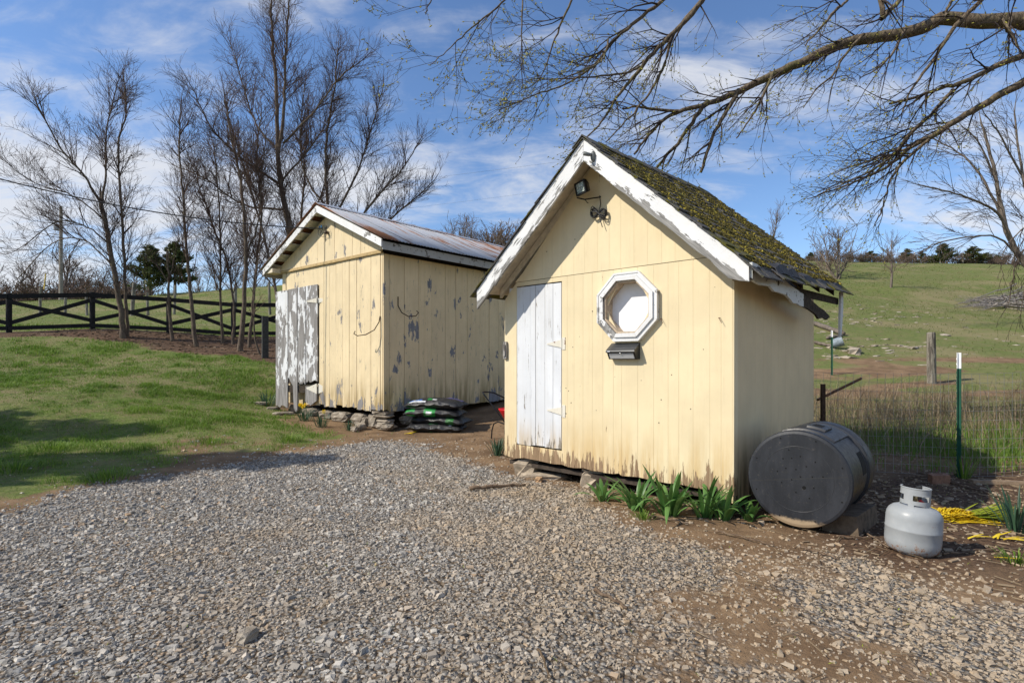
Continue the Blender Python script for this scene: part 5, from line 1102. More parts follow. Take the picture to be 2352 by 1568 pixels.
post(609, 812, 726, 16.3, .085, 'short square black post standing alone left of the peeling door', mt=flat('stub_post', (.05, .05, .048), .8, var=.3), sq=True)
post(2140, 880, 763, 12., .085, 'round weathered wooden post among weeds on the right', lean=-.02)
# metal T posts
M_tg = flat('green_post_paint', (.012, .075, .045), .5, var=.2); M_tw = flat('white_post_paint', (.75, .76, .76), .5, var=.08)
def tpost(b, hh, lab, wtop=.2):
    t = empty('metal_fence_post', b, R(35), lab, 'post', 'green metal fence posts')
    for z0, z1, mt, nm in ((-.25, hh - wtop, M_tg, 'post_body'), (hh - wtop, hh, M_tw, 'white_top')):
        mb = MB(); mb.box(-.022, .022, -.003, .003, z0, z1); mb.box(-.003, .003, -.03, -.003, z0 + .001, z1 - .001)
        z = z0 + .04
        while z < z1 - .03: mb.box(-.012, .012, .003, .010, z, z + .018); z += .055
        mb.build(nm, mt, t)
b1 = Vector((4.76, 5.95, 0)); b1.z = g1(4.76, 5.95); tpost(b1, 1.33, 'green metal fence post with white top, nearest, right of the barrel', .17)
b2 = P(1910, 860, 13.5); b2.z = g1(b2.x, b2.y); tpost(b2, 1.08, 'distant green metal fence post with white top behind the broken eave', .16)
# welded wire along the posts
wfn = empty('wire_fence', (4.76, 5.95, 0), 0, 'thin welded wire mesh fence strung behind the barrel and gas cylinder', 'fence')
c_ = [Vector((x, y, 0)) for x, y in ((3.42, 6.42), (3.9, 6.22), (4.76, 5.98), (6.2, 5.75), (7.6, 5.6))]
def along(s_):
    for a, b in zip(c_[:-1], c_[1:]):
        L_ = (b - a).length
        if s_ <= L_: p = a.lerp(b, s_ / L_); break
        s_ -= L_
    else: p = c_[-1].copy()
    return p
TL = sum((b - a).length for a, b in zip(c_[:-1], c_[1:])); mb = MB(); s_ = 0.
M_mesh = flat('galvanised_mesh', (.30, .30, .29), .55, .3, var=.2)
while s_ < TL:
    p = along(s_); z = g1(p.x, p.y); o_ = Vector((0, .012 * math.sin(s_ * 5), 0)) - wfn.location; mb.tube([p + o_ + Vector((0, 0, z + .01)), p + o_ + Vector((.01 * math.sin(s_ * 9), .02 * math.sin(s_ * 3), z + .6)), p + o_ + Vector((0, 0, z + 1.1))], .0016, 3, False); s_ += .075
for k in range(12):
    q = []
    for i in range(40):
        p = along(TL * i / 39); q.append(p - wfn.location + Vector((0, .012 * math.sin(p.x * 5), g1(p.x, p.y) + .01 + 1.09 * k / 11)))
    mb.tube(q, .0016, 3, False)
tag(mb.build('wire_mesh', M_mesh, wfn), kind='stuff')
bp = BW(.06, DB + .12, 0); bp.z = g1(bp.x, bp.y); mb = MB(); mb.box(-.02, .02, -.02, .02, -.1, .98, j=.003); o = mb.build('steel_stake', M_iron); o.location = bp; tag(o, 'rusty stake standing against the rear corner of the front shed', 'post')
a = P(1878, 918, 6.7); b = P(1978, 869, 7.1); mb = MB(); mb.tube([a, b], .016, 6); tag(mb.build('rusty_rod', M_rust), 'rusty rod sticking out diagonally behind the front shed', 'rod')

# rocks and debris on the hillside
M_lime = Mat('pale_limestone', .95); _v = M_lime.seed(M_lime.pos()); _n = M_lime.noise(_v, 6., 6, .65); M_lime = M_lime.done(M_lime.ramp(_n, [(.3, (.24, .19, .135)), (.7, (.46, .40, .33))]))
rk = []
for i in range(6): mb = MB(); mb.blob((0, 0, .03), (.5, .5 * rnd.uniform(.5, .8), .16), 8, 5, .2); rk.append(mb.mesh('hill_rock', M_lime))
for k in range(150):
    if k < 110: u, v = 1880 + abs(rnd.gauss(0, 1)) * 170, rnd.choice((714, 722, 728, 734, 742, 795, 812, 772)) + rnd.gauss(0, 7)
    else: u, v = rnd.uniform(1880, 2352), rnd.uniform(680, 850)
    if u > 2352: continue
    q = GP3(u, v); s_ = rnd.uniform(.13, .42) * (1.5 if rnd.random() < .12 else 1); o = obj('hill_rock', rk[k % 6], None, q - Vector((0, 0, .075 * s_)), (rnd.uniform(-.15, .15), rnd.uniform(-.15, .15), rnd.uniform(0, 6.28)), (s_, s_ * .8, s_ * .55))
    tag(o, 'flat pale limestone rock lying in the grass of the right hillside', 'rock', 'limestone rocks scattered on the hillside')
o = obj('hill_rock', rk[0], None, GP3(1963, 811), (0, 0, .2), (.55, .4, .9)); tag(o, 'white boulder lying on the lower hillside right of the front shed', 'rock')
mb = MB(); mb.lathe([(.13, 0), (.15, .28), (.156, .29), (.145, .28), (.125, .01), (.0001, .01)], 16); o = mb.build('bucket', flat('dented_zinc', (.22, .26, .29), .7, .1, var=.3)); o.location = GP3(1912, 800) + Vector((0, 0, .13)); o.rotation_euler = (R(70), 0, R(60)); tag(o, 'rusty blue grey bucket lying on its side on the hillside', 'bucket')
for k, (u0, v0_, u1, v1_, r_) in enumerate(((1872, 748, 1938, 772, .09), (1872, 790, 1915, 800, .05), (1900, 780, 1935, 774, .05))):
    stick(u0, v0_, u1, v1_, r_, ['thick pale log end lying behind the front shed', 'dark rotten pole lying beside the bucket', 'thin pale pole by the log on the hillside'][k], .01, 'log', mt=M_barkF, r1=.9)
t = empty('brush_pile', GP3(2290, 700), 0, 'pile of bleached dead branches on the hillside at right', 'branches'); mb = MB(); tl = t.location.copy()
for k in range(46):
    a = GP3(rnd.uniform(2190, 2260), rnd.uniform(682, 716)); b = GP3(rnd.uniform(2330, 2420), rnd.uniform(668, 716)); L_ = (b - a).length; n = 8; h0 = rnd.uniform(.05, .5) ; r0 = rnd.uniform(.018, .06)
    pts = [a.lerp(b, i / n) - tl + Vector((rnd.uniform(-.1, .1), rnd.uniform(-.1, .1), h0 * (.25 + .75 * i / n) + rnd.uniform(-.05, .05))) for i in range(n + 1)]
    mb.tube(pts, [r0 * (.3 + .7 * i / n) for i in range(n + 1)], 5)
    for i in range(2): q = pts[rnd.randrange(2, n)]; mb.tube([q, q + Vector((rnd.uniform(-.5, .1), rnd.uniform(-.3, .3), rnd.uniform(-.05, .3)))], [r0 * .4, r0 * .15], 4)
tag(mb.build('branches', bark('bleached_wood', (.16, .135, .115), (.38, .34, .30), 10.), t), kind='stuff')
# ================================================================ TREES
class TBuf:                           # many thin tapering tubes, joined per tree part
    def __init__(s): s.v = []; s.f = []; s.n = 0
    def tube(s, pts, rad, sides):
        n = len(pts); t = np.gradient(pts, axis=0); t /= np.linalg.norm(t, axis=1)[:, None] + 1e-9
        ref = np.array([.31, .17, .93]) if abs(t[0, 2]) < .85 else np.array([.93, .2, .1])
        u = np.cross(t, ref); u /= np.linalg.norm(u, axis=1)[:, None] + 1e-9; q = np.cross(t, u)
        a = np.arange(sides) * 2 * np.pi / sides
        ring = pts[:, None] + rad[:, None, None] * (np.cos(a)[None, :, None] * u[:, None] + np.sin(a)[None, :, None] * q[:, None])
        i = np.arange(n - 1)[:, None] * sides; k = np.arange(sides)[None]; k2 = (k + 1) % sides
        s.f.append(np.stack([i + k, i + k2, i + sides + k2, i + sides + k], -1).reshape(-1, 4) + s.n); s.v.append(ring.reshape(-1, 3)); s.n += n * sides
    def build(s, name, mt, parent, off=None):
        v = np.concatenate(s.v); v = v - (np.array(off) if off is not None else 0)
        o = raw(name, v, np.concatenate(s.f), mt, parent, k=4); o.data.polygons.foreach_set('use_smooth', [True] * len(o.data.polygons)); return o
tr = np.random.default_rng(5)
def unit(v): return v / (np.linalg.norm(v) + 1e-9)
def spawn(trunk, crown, pts, rad, lvl, c, tips):
    """children along a finished polyline"""
    if lvl >= c['max']: return
    seg = np.linalg.norm(np.diff(pts, axis=0), axis=1); L = seg.sum(); cum = np.r_[0, np.cumsum(seg)] / max(L, 1e-6)
    k = c['dens'][lvl] * L; k = int(k) + (tr.uniform() < k % 1)
    for t in np.sort(tr.uniform(c['from'][lvl], 1., k)):
        i = min(np.searchsorted(cum, t, 'right') - 1, len(pts) - 2); q = (t - cum[i]) / max(cum[i + 1] - cum[i], 1e-6)
        p = pts[i] * (1 - q) + pts[i + 1] * q; r = rad[i] * (1 - q) + rad[i + 1] * q; d = unit(pts[i + 1] - pts[i])
        ax_ = unit(np.cross(d, tr.normal(size=3))); an = tr.normal(c['ang'], .2); cd_ = unit(d * math.cos(an) + ax_ * math.sin(an) + np.array(c['bias']) * c['biask'])
        ln = c['len'][lvl] * tr.uniform(.55, 1.25) * (1 - c['taper'] * t)
        limb(trunk, crown, p, cd_, ln, min(r * .7, c['r'][lvl]) , lvl + 1, c, tips)
def limb(trunk, crown, p, d, L, r0, lvl, c, tips):
    n = max(3, int(L / c['seg'][lvl - 1])); st = L / n; pts = [p]
    for i in range(n):
        d = unit(d + tr.normal(0, c['wob'], 3) + np.array([0, 0, c['up'][lvl - 1]])); pts.append(pts[-1] + d * st)
    pts = np.array(pts); rad = np.maximum(r0 * (1 - .8 * np.linspace(0, 1, n + 1)), c['rmin'])
    (trunk if lvl <= 1 and r0 > .018 else crown).tube(pts, rad, 5 if r0 > .03 else (4 if r0 > .012 else 3))
    if lvl >= c['max'] - 1: tips.append(pts)
    spawn(trunk, crown, pts, rad, lvl, c, tips)
def smoothline(pts, rad, m=5):
    pts = np.array(pts, float); n = len(pts); out = []; ro = []
    for i in range(n - 1):
        p0, p1, p2, p3 = pts[max(i - 1, 0)], pts[i], pts[i + 1], pts[min(i + 2, n - 1)]
        for k in range(m):
            t = k / m; out.append(.5 * (2 * p1 + (p2 - p0) * t + (2 * p0 - 5 * p1 + 4 * p2 - p3) * t * t + (3 * p1 - p0 - 3 * p2 + p3) * t ** 3)); ro.append(rad[i] * (1 - t) + rad[i + 1] * t)
    out.append(pts[-1]); ro.append(rad[-1]); return np.array(out), np.array(ro)
CF = dict(max=4, dens=[6.0, 5.8, 6.0, 0], len=[2.0, 1.1, .55], r=[.015, .0075, .0048], seg=[.3, .22, .16], ang=.72, wob=.11, up=[.05, .04, .03], taper=.68, bias=(0, 0, 1), biask=.25, rmin=.0034)
CF['from'] = [.25, .12, .1, 0]
def traced_tree(name, stems, label, group, cfg, mt=(None, None), base=None, bark_=M_bark, twig_=M_twig, sides=8, nm='branches', buds=None):
    """stems: lists of (u, v, Y, radius) -- pixel tracks of the main stems, at the tree's own distance"""
    trunk, crown, tips = TBuf(), TBuf(), []
    for st in stems:
        pts = [np.array(P(u, v, Y)) for u, v, Y, r in st]; rad = [s_[3] for s_ in st]; pts, rad = smoothline(pts, rad)
        pts[1:-1] += tr.normal(0, .012, (len(pts) - 2, 3)); trunk.tube(pts, rad, sides if rad[0] > .04 else 5); spawn(trunk, crown, pts, rad, 0, cfg, tips)
        e = pts[-1]; limb(trunk, crown, e, unit(pts[-1] - pts[-2]), cfg['len'][0] * .35, rad[-1], 1, cfg, tips)
    b = base if base is not None else Vector(P(*stems[0][0][:3])); t = empty(name, b, 0, label, 'tree', group)
    trunk.build('trunk', bark_, t, b); tag(crown.build(nm, twig_, t, b), kind='stuff'); return t, tips
def stem(us, Y, w0, w1, dY=0.):      # us: (u,v) list; px widths
    n = len(us); return [(u, v, Y + dY * i / (n - 1), .5 * .62 * (w0 + (w1 - w0) * (i / (n - 1)) ** .8) / F * Y) for i, (u, v) in enumerate(us)]
GL = 'bare trees along the black fence'
LT = [('double stemmed bare tree by the fence, leftmost of the clump', [stem([(284, 778), (276, 700), (258, 600), (245, 520), (232, 470)], 18.6, 21, 15), stem([(232, 470), (190, 400), (140, 340), (85, 240)], 18.6, 10, 4, -1.5), stem([(233, 472), (242, 400), (246, 300), (270, 190)], 18.6, 10, 3, .5), stem([(292, 775), (290, 690), (284, 560), (275, 430), (272, 330), (290, 260), (285, 190)], 18.8, 14, 4), stem([(250, 560), (200, 520), (130, 510), (60, 560)], 18.6, 6, 3, -1.), stem([(258, 610), (190, 550), (120, 560), (40, 640)], 18.6, 6, 3, .8), stem([(240, 505), (170, 450), (80, 420), (10, 370)], 18.6, 6, 2, -.6)]),
      ('slim grey sapling standing against the second fence post', [stem([(396, 775), (388, 700), (388, 640), (384, 590)], 18.9, 13, 6), stem([(388, 650), (360, 610), (330, 590)], 18.9, 5, 2), stem([(388, 640), (400, 590), (408, 550)], 18.9, 5, 2)]),
      ('slim bare tree left of the cedar, with a slightly leaning trunk', [stem([(452, 782), (440, 700), (432, 620), (425, 520), (418, 420), (412, 330), (415, 250)], 18.2, 16, 4)]),
      ('thin dark bare tree beside the third fence post', [stem([(512, 772), (507, 690), (507, 560), (500, 430), (490, 330)], 19.2, 11, 3)]),
      ('thin bare tree that leans left behind the thick trunk', [stem([(535, 780), (537, 700), (520, 600), (490, 520), (455, 420), (430, 350)], 19., 10, 3, .5)]),
      ('thickest straight trunk of the fence side clump', [stem([(553, 795), (560, 700), (565, 600), (560, 500), (550, 400), (530, 310), (520, 240)], 17.6, 19, 5), stem([(565, 590), (595, 500), (600, 400), (610, 320)], 17.6, 8, 3, .7)]),
      ('bare tree just right of the thick trunk', [stem([(572, 785), (580, 700), (590, 600), (600, 480), (590, 360), (600, 260)], 18.4, 13, 4)]),
      ('small crooked sapling nearest the lone black post', [stem([(600, 812), (585, 770), (583, 700), (590, 620), (600, 560)], 16.9, 8, 3)]),
      ('bare tree leaning left just outside the shed roof corner', [stem([(655, 800), (635, 680), (615, 580), (580, 450), (545, 340), (520, 250)], 17.5, 13, 4, .8)]),
      ('tallest bare tree, rising behind the left gable of the tin roofed shed', [stem([(712, 800), (692, 700), (672, 580), (660, 500), (645, 430), (637, 330), (635, 200), (626, 100), (622, 10)], 19.5, 33, 7), stem([(640, 350), (652, 250), (655, 150), (660, 50), (668, -40)], 19.5, 13, 5, -.6), stem([(645, 425), (570, 375), (490, 300), (440, 200)], 19.5, 10, 3, -1.), stem([(655, 480), (560, 470), (470, 410), (400, 380)], 19.5, 9, 3, .8), stem([(640, 345), (590, 290), (560, 200), (530, 100)], 19.5, 9, 3, 1.), stem([(650, 330), (720, 260), (780, 180), (830, 140)], 19.5, 9, 3, -.5), stem([(642, 420), (720, 330), (760, 260)], 19.5, 9, 3, .8)]),
      ('bare tree behind the tin roof ridge, left one of two', [stem([(712, 800), (700, 600), (692, 500), (700, 400), (690, 320), (700, 260)], 21.5, 12, 4), stem([(698, 520), (740, 440), (760, 340)], 21.5, 8, 3)]),
      ('wide many stemmed bare tree behind the tin roof, reaching right', [stem([(775, 800), (760, 600), (752, 470), (748, 380), (752, 300), (768, 200), (775, 120)], 20.5, 17, 4), stem([(757, 520), (800, 440), (830, 370), (860, 270), (880, 200)], 20.5, 10, 3, .6), stem([(765, 600), (850, 470), (915, 400), (960, 330)], 20.5, 10, 3, -.5), stem([(770, 640), (880, 520), (960, 450), (1000, 410)], 20.5, 9, 3, .6), stem([(752, 480), (700, 400), (690, 300), (700, 200)], 20.5, 8, 3, .5)])]
for k, (lab, sts) in enumerate(LT):
    b = Vector(P(*sts[0][0][:3])); b.z = g1(b.x, b.y); u0, v0_, Y0, r0 = sts[0][0]; sts[0][0] = (u0, V0 - (b.z - .1 - H) / Y0 * F, Y0, r0 * 1.15)
    c = dict(CF); 
    if k in (1, 7): c = dict(CF, len=[.9, .5, .3], dens=[3.2, 3.2, 3.5, 0])
    traced_tree('bare_tree', sts, lab, GL, c, base=b)

# ---- the big maple whose limbs reach in from the right
c7 = lambda x, y, Y, r: (940.8 + x * .6, y * .6, Y, r * .6 / F * Y)
def c7s(l, Y0, Y1): n = len(l); return [c7(x, y, Y0 + (Y1 - Y0) * i / (n - 1), r) for i, (x, y, r) in enumerate(l)]
ML = [c7s([(2560, 130, 46), (2440, 90, 34), (2352, 65, 29), (2200, 66, 26), (2080, 48, 24), (2000, 80, 23), (1900, 105, 22), (1750, 125, 21), (1650, 155, 19), (1530, 210, 17), (1400, 270, 15), (1260, 340, 12), (1130, 390, 9), (1010, 430, 7), (930, 500, 5), (860, 590, 4)], 7.4, 8.2),
      c7s([(1030, 425, 6), (920, 415, 5), (870, 425, 4), (800, 450, 3)], 8.1, 8.2), c7s([(1260, 345, 9), (1200, 440, 7.5), (1130, 560, 6), (1085, 690, 5)], 7.9, 8.3), c7s([(1140, 388, 9), (1080, 470, 7.5), (1010, 570, 6), (940, 650, 5)], 8., 8.5), c7s([(1390, 278, 6), (1350, 370, 5), (1310, 450, 3.5), (1280, 500, 2.5)], 7.8, 7.6),
      c7s([(1180, -90, 11), (1120, 0, 10), (1060, 70, 9), (960, 160, 8), (880, 250, 7), (820, 320, 5.5), (760, 410, 4), (700, 480, 3), (620, 570, 2)], 7.6, 7.4), c7s([(1050, -60, 8), (960, 0, 7), (860, 70, 6.5), (790, 120, 6), (740, 190, 5), (690, 235, 4), (600, 290, 3.2), (480, 340, 2.5), (340, 405, 1.6)], 7.0, 6.6), c7s([(1130, -10, 7), (1020, 120, 6), (970, 260, 5), (900, 380, 4), (820, 480, 3), (740, 570, 2)], 7.9, 7.5),
      c7s([(760, 150, 4), (735, 240, 3.5), (690, 300, 3), (560, 370, 2)], 7., 6.6), c7s([(880, 255, 4.5), (820, 300, 4), (700, 330, 3), (560, 340, 2), (450, 330, 1.5)], 7.4, 7.1),
      c7s([(440, -60, 4), (432, 40, 3), (430, 160, 2.5), (434, 300, 1.6)], 6.3, 6.2), c7s([(420, -50, 4), (330, 20, 3.5), (210, 90, 3), (130, 140, 2), (60, 180, 1.3)], 6.4, 6.1), c7s([(640, -40, 4.5), (590, 50, 4), (545, 150, 3), (500, 260, 2), (400, 330, 1.4)], 6.6, 6.5), c7s([(100, -60, 3), (60, 20, 2), (66, 80, 1.3)], 6.2, 6.2),
      c7s([(1790, -60, 9), (1770, 20, 8), (1745, 120, 9)], 7.2, 7.6), c7s([(1900, -60, 9), (1840, 30, 8), (1760, 115, 9)], 7.9, 7.6), c7s([(1700, -40, 5), (1650, 30, 5), (1600, 70, 4), (1530, 160, 2.5)], 7.0, 6.8), c7s([(2250, -70, 9), (2180, 10, 8), (2090, 110, 7), (2040, 210, 6), (1985, 300, 4), (1950, 400, 2)], 7.2, 6.8), c7s([(2060, 60, 7), (2110, 10, 6), (2150, -60, 6)], 7.4, 7.2),
      c7s([(1740, 130, 6), (1690, 190, 5), (1640, 270, 4), (1570, 330, 3), (1500, 420, 1.6)], 7.6, 7.2), c7s([(1900, 110, 6), (1850, 200, 4.5), (1760, 290, 3), (1660, 350, 1.6)], 7.5, 7.), c7s([(2300, 70, 6), (2250, 150, 5), (2190, 130, 4), (2240, 230, 3)], 7.4, 7.),
      c7s([(2560, 230, 30), (2440, 210, 17), (2352, 226, 13), (2250, 258, 11), (2150, 305, 9), (2080, 340, 8), (1990, 360, 6), (1900, 390, 5), (1835, 398, 4)], 7.6, 7.2), c7s([(2080, 345, 8), (2000, 430, 7), (1920, 510, 6), (1850, 600, 4.5), (1750, 660, 3), (1610, 720, 1.6)], 7.4, 7.2),
      c7s([(2560, 270, 34), (2440, 270, 18), (2352, 315, 15), (2250, 370, 13), (2150, 430, 11.5), (2060, 490, 10), (1980, 530, 8), (1900, 600, 5.5), (1800, 650, 4), (1700, 690, 3), (1570, 735, 1.6)], 7.8, 7.6), c7s([(1990, 535, 6), (1900, 625, 5), (1870, 700, 4), (1840, 790, 3), (1790, 860, 1.8)], 7.7, 7.5), c7s([(1930, 560, 4.5), (1840, 590, 3.5), (1700, 640, 2.5), (1580, 690, 1.5)], 7.7, 7.9)]
trunkP = Vector((7.95, 8.0, 0)); trunkP.z = g1(7.95, 8.0)
trunk, crown, tips = TBuf(), TBuf(), []
trunk.tube(*smoothline([np.array(p) for p in ((7.95, 8., trunkP.z - .2), (7.92, 7.98, 1.5), (7.9, 7.9, 3.2), (8.0, 7.8, 5.2), (8.2, 8., 8.), (8.1, 8.3, 11.))], [.42, .34, .31, .27, .2, .1]), 12)
CM = dict(max=4, dens=[4.6, 5.4, 8.0, 0], len=[1.05, .56, .28], r=[.014, .0065, .0035], seg=[.14, .10, .07], ang=.75, wob=.13, up=[-.03, -.02, .04], taper=.45, bias=(-.8, 0, -.35), biask=.3, rmin=.0018)
CM['from'] = [.22, .1, .1, 0]
for k, st in enumerate(ML):
    pts, rad = smoothline([np.array(P(u, v, Y)) for u, v, Y, r in st], [s_[3] for s_ in st]); pts[1:-1] += tr.normal(0, .006, (len(pts) - 2, 3))
    pts[:, 1] += .18 * np.sin(np.linspace(0, 3.1, len(pts)) + k) - .18 * math.sin(k)
    c = dict(CM); c['from'] = [.34 if rad[0] > .05 else .12, .1, .1, 0]
    trunk.tube(pts, np.maximum(rad, .0035), 10 if rad[0] > .03 else 6); spawn(trunk, crown, pts, rad, 0, c, tips)
map_ = empty('maple_tree', trunkP, 0, 'big maple tree whose budding limbs hang in from the right over the shed', 'tree')
trunk.build('trunk', M_barkM, map_, trunkP); tag(crown.build('branches', M_twigM, map_, trunkP), kind='stuff')
tp_ = np.concatenate([t[1:] for t in tips]); tend = np.array([t[-1] for t in tips])
u_ = CX + F * tp_[:, 0] / tp_[:, 1]; keep_ = tr.uniform(0, 1, len(tp_)) < np.interp(u_, [940, 1500, 1900, 2352], [.75, .6, .35, .2])
bp_ = np.concatenate([tp_[keep_], tend[tr.uniform(0, 1, len(tend)) < .5]]); n = len(bp_); s_ = tr.uniform(.009, .020, n)
v = np.einsum('nij,nkj->nki', rotm(n), OCT[None] * np.array([.42, .42, 1.35])) * s_[:, None, None] + (bp_ + tr.normal(0, .006, bp_.shape) - np.array(trunkP))[:, None]
tag(raw('buds', v.reshape(-1, 3), (OT[None] + (np.arange(n) * 6)[:, None, None]).reshape(-1, 3), M_bud, map_, {'tint': np.repeat(tr.uniform(0, 1, n), 6)}), kind='stuff'); print('buds', n)

# ---- the pale bare tree behind it at the right edge
CR = dict(CF, dens=[2.2, 2.6, 3.6, 0], len=[2.6, 1.3, .6], ang=.5, bias=(-1, 0, .1), biask=.35, up=[-.01, -.02, -.02], rmin=.006)
rt = [stem([(2440, 700), (2380, 640), (2330, 570), (2305, 500), (2285, 400), (2260, 300)], 23, 30, 8), stem([(2335, 580), (2300, 500), (2250, 465), (2180, 440), (2110, 425)], 23, 12, 4, -1), stem([(2305, 505), (2250, 400), (2200, 350), (2130, 310)], 23, 10, 4, 1), stem([(2350, 600), (2290, 545), (2220, 545), (2150, 560), (2120, 575)], 23, 8, 3, -1), stem([(2290, 420), (2250, 330), (2210, 290)], 23, 8, 3), stem([(2400, 650), (2370, 500), (2345, 380), (2330, 260)], 24, 16, 5), stem([(2345, 400), (2290, 300), (2260, 260)], 24, 8, 3, -1)]
b = Vector(P(2440, 700, 23)); b.z = g1(b.x, b.y); u0, v0_, Y0, r0 = rt[0][0]; rt[0][0] = (u0, V0 - (b.z - .1 - H) / Y0 * F, Y0, r0)
traced_tree('bare_tree', rt, 'large pale bare tree leaning in at the right edge behind the maple', 'bare trees on the hillside', CR, base=b, bark_=M_barkF, twig_=bark('grey_twigs', (.06, .045, .036), (.13, .10, .08), 8.))
CW = dict(CF, dens=[4., 5., 3., 0], len=[.8, .5, .25], ang=.5, up=[-.16, -.14, -.1], bias=(0, 0, -1), biask=.5, rmin=.003)
ww = [stem([(2420, 560), (2370, 560), (2335, 600), (2325, 650), (2315, 700)], 11, 7, 2), stem([(2420, 520), (2360, 520), (2310, 570), (2300, 640)], 11, 6, 2), stem([(2430, 590), (2380, 600), (2352, 660), (2345, 720)], 11, 6, 2), stem([(2420, 480), (2380, 500), (2345, 560), (2330, 620)], 11, 5, 2)]
b = Vector((11.4, 11.2, 0)); b.z = g1(b.x, b.y); ww.insert(0, [(u_, v_, 11.2, r_) for u_, v_, r_ in ((CX + 11.4 / 11.2 * F, V0 - (b.z - .1 - H) / 11.2 * F, .07), (CX + 11.3 / 11.2 * F, 640, .06), (2420, 540, .04))])
traced_tree('weeping_sapling', ww, 'dark drooping twigs of a sapling at the right edge of the picture', 'bare trees on the hillside', CW, base=b, bark_=M_bark, twig_=M_twigM)

# ---- prototypes for far trees
def proto(name, seed, kind):
    global tr
    tr = np.random.default_rng(seed); trunk, crown, tips = TBuf(), TBuf(), []
    if kind == 'tree': c = dict(max=4, dens=[2.4, 2.0, 2.4, 0], len=[2.6, 1.5, .8], r=[.05, .028, .02], seg=[.45, .4, .35], ang=.62, wob=.12, up=[.06, .05, .02], taper=.45, bias=(0, 0, 1), biask=.25, rmin=.013); ns, spread, hh, r0 = 1, .05, 6.5, .17
    else: c = dict(max=4, dens=[2.2, 2.4, 2.2, 0], len=[2., 1.2, .6], r=[.04, .022, .016], seg=[.4, .35, .3], ang=.6, wob=.16, up=[.03, .02, .0], taper=.4, bias=(0, 0, 1), biask=.12, rmin=.012); ns, spread, hh, r0 = 6, .55, 4.6, .075
    c['from'] = [.28 if kind == 'tree' else .15, .1, .1, 0]
    for k in range(ns):
        d = unit(np.array([tr.normal(0, spread), tr.normal(0, spread), 1.])); p = np.array([tr.normal(0, .12) * (ns > 1), tr.normal(0, .12) * (ns > 1), -.15]); pts = [p]; n = 10
        for i in range(n): d = unit(d + tr.normal(0, .07, 3) + np.array([0, 0, .05])); pts.append(pts[-1] + d * hh / n)
        pts = np.array(pts); rad = r0 * (1 - .8 * np.linspace(0, 1, n + 1)); trunk.tube(pts, rad, 6); spawn(trunk, crown, pts, rad, 0, c, tips)
    h_ = max(a[:, 2].max() for a in crown.v); t = empty(name); trunk.build('trunk', M_barkF, t); tag(crown.build('branches', M_twigF, t), kind='stuff'); t['h'] = 0; del t['h']; return t, h_
def scrub(name, seed):
    global tr
    tr = np.random.default_rng(seed); crown, trunk, tips = TBuf(), TBuf(), []
    c = dict(max=3, dens=[3.5, 4.5, 0], len=[1.1, .6], r=[.035, .028], seg=[.3, .25], ang=.6, wob=.2, up=[.03, .02], taper=.3, bias=(0, 0, 1), biask=.15, rmin=.02); c['from'] = [.1, .1, .1]
    for k in range(16):
        d = unit(np.array([tr.normal(0, .5), tr.normal(0, .5), 1.])); p = np.array([tr.normal(0, .5), tr.normal(0, .5), -.1]); pts = [p]
        for i in range(6): d = unit(d + tr.normal(0, .12, 3)); pts.append(pts[-1] + d * .42)
        pts = np.array(pts); rad = .045 * (1 - .6 * np.linspace(0, 1, 7)); trunk.tube(pts, rad, 4); spawn(trunk, crown, pts, rad, 0, c, tips)
    h_ = max(a[:, 2].max() for a in crown.v); t = empty(name); trunk.build('trunk', M_barkF, t); tag(crown.build('branches', M_twigF, t), kind='stuff'); return t, h_
PR = [proto('bare_tree', 31, 'tree'), proto('bare_tree', 37, 'tree'), proto('bare_shrub', 41, 'bush'), proto('bare_shrub', 47, 'bush'), scrub('bare_shrub', 53), scrub('bare_shrub', 59)]
used = set()
def far(u, vtop, Y, k, label, group, squash=1., dx=0.):
    t0, h_ = PR[k]; x = (u - CX) / F * Y; z = g1(x, Y); hh = H + (V0 - vtop) / F * Y - z
    t = t0 if k not in used else copy_tree(t0); used.add(k); s_ = hh / h_; t.location = (x, Y, z - .1); t.rotation_euler = (0, 0, rnd.uniform(0, 6.28)); t.scale = (s_ * squash, s_ * squash, s_)
    return tag(t, label, 'tree' if k < 2 else 'shrub', group)
GR = 'bare trees on the hillside'
far(1922, 478, 40, 2, 'wide many stemmed bare tree on the right hillside', GR, 1.0); far(2046, 520, 35, 1, 'small single stemmed tree on the right hillside', GR, 1.)
far(1768, 452, 52, 0, 'slender bare tree showing above the mossy roof edge', GR, .8)
far(1895, 560, 44, 3, 'low brown shrub left behind the wide hillside tree', GR, 1.4)
GB = 'far bare scrub behind the tin roof'
for k, (u, vt, Y, pk) in enumerate(((1060, 478, 56, 3), (1095, 500, 58, 2), (1130, 505, 60, 4), (1165, 500, 60, 5), (1200, 508, 62, 4), (1040, 505, 60, 0), (1085, 488, 62, 2), (1150, 500, 57, 3), (1215, 500, 60, 0), (1010, 520, 60, 2), (960, 540, 60, 3))):
    far(u, vt, Y, pk, 'brown leafless scrub on the crest showing over the tin roof', GB, .9)
GC = 'brown scrub along the right hill crest'
for k in range(22): far(1830 + k * 27 + rnd.uniform(-9, 9), rnd.uniform(566, 586), 53.5 + rnd.uniform(-1, 3), 4 + k % 2, 'low brown scrub along the crest of the right hill', GC, 1.3)
GF = 'far trees beyond the left field'
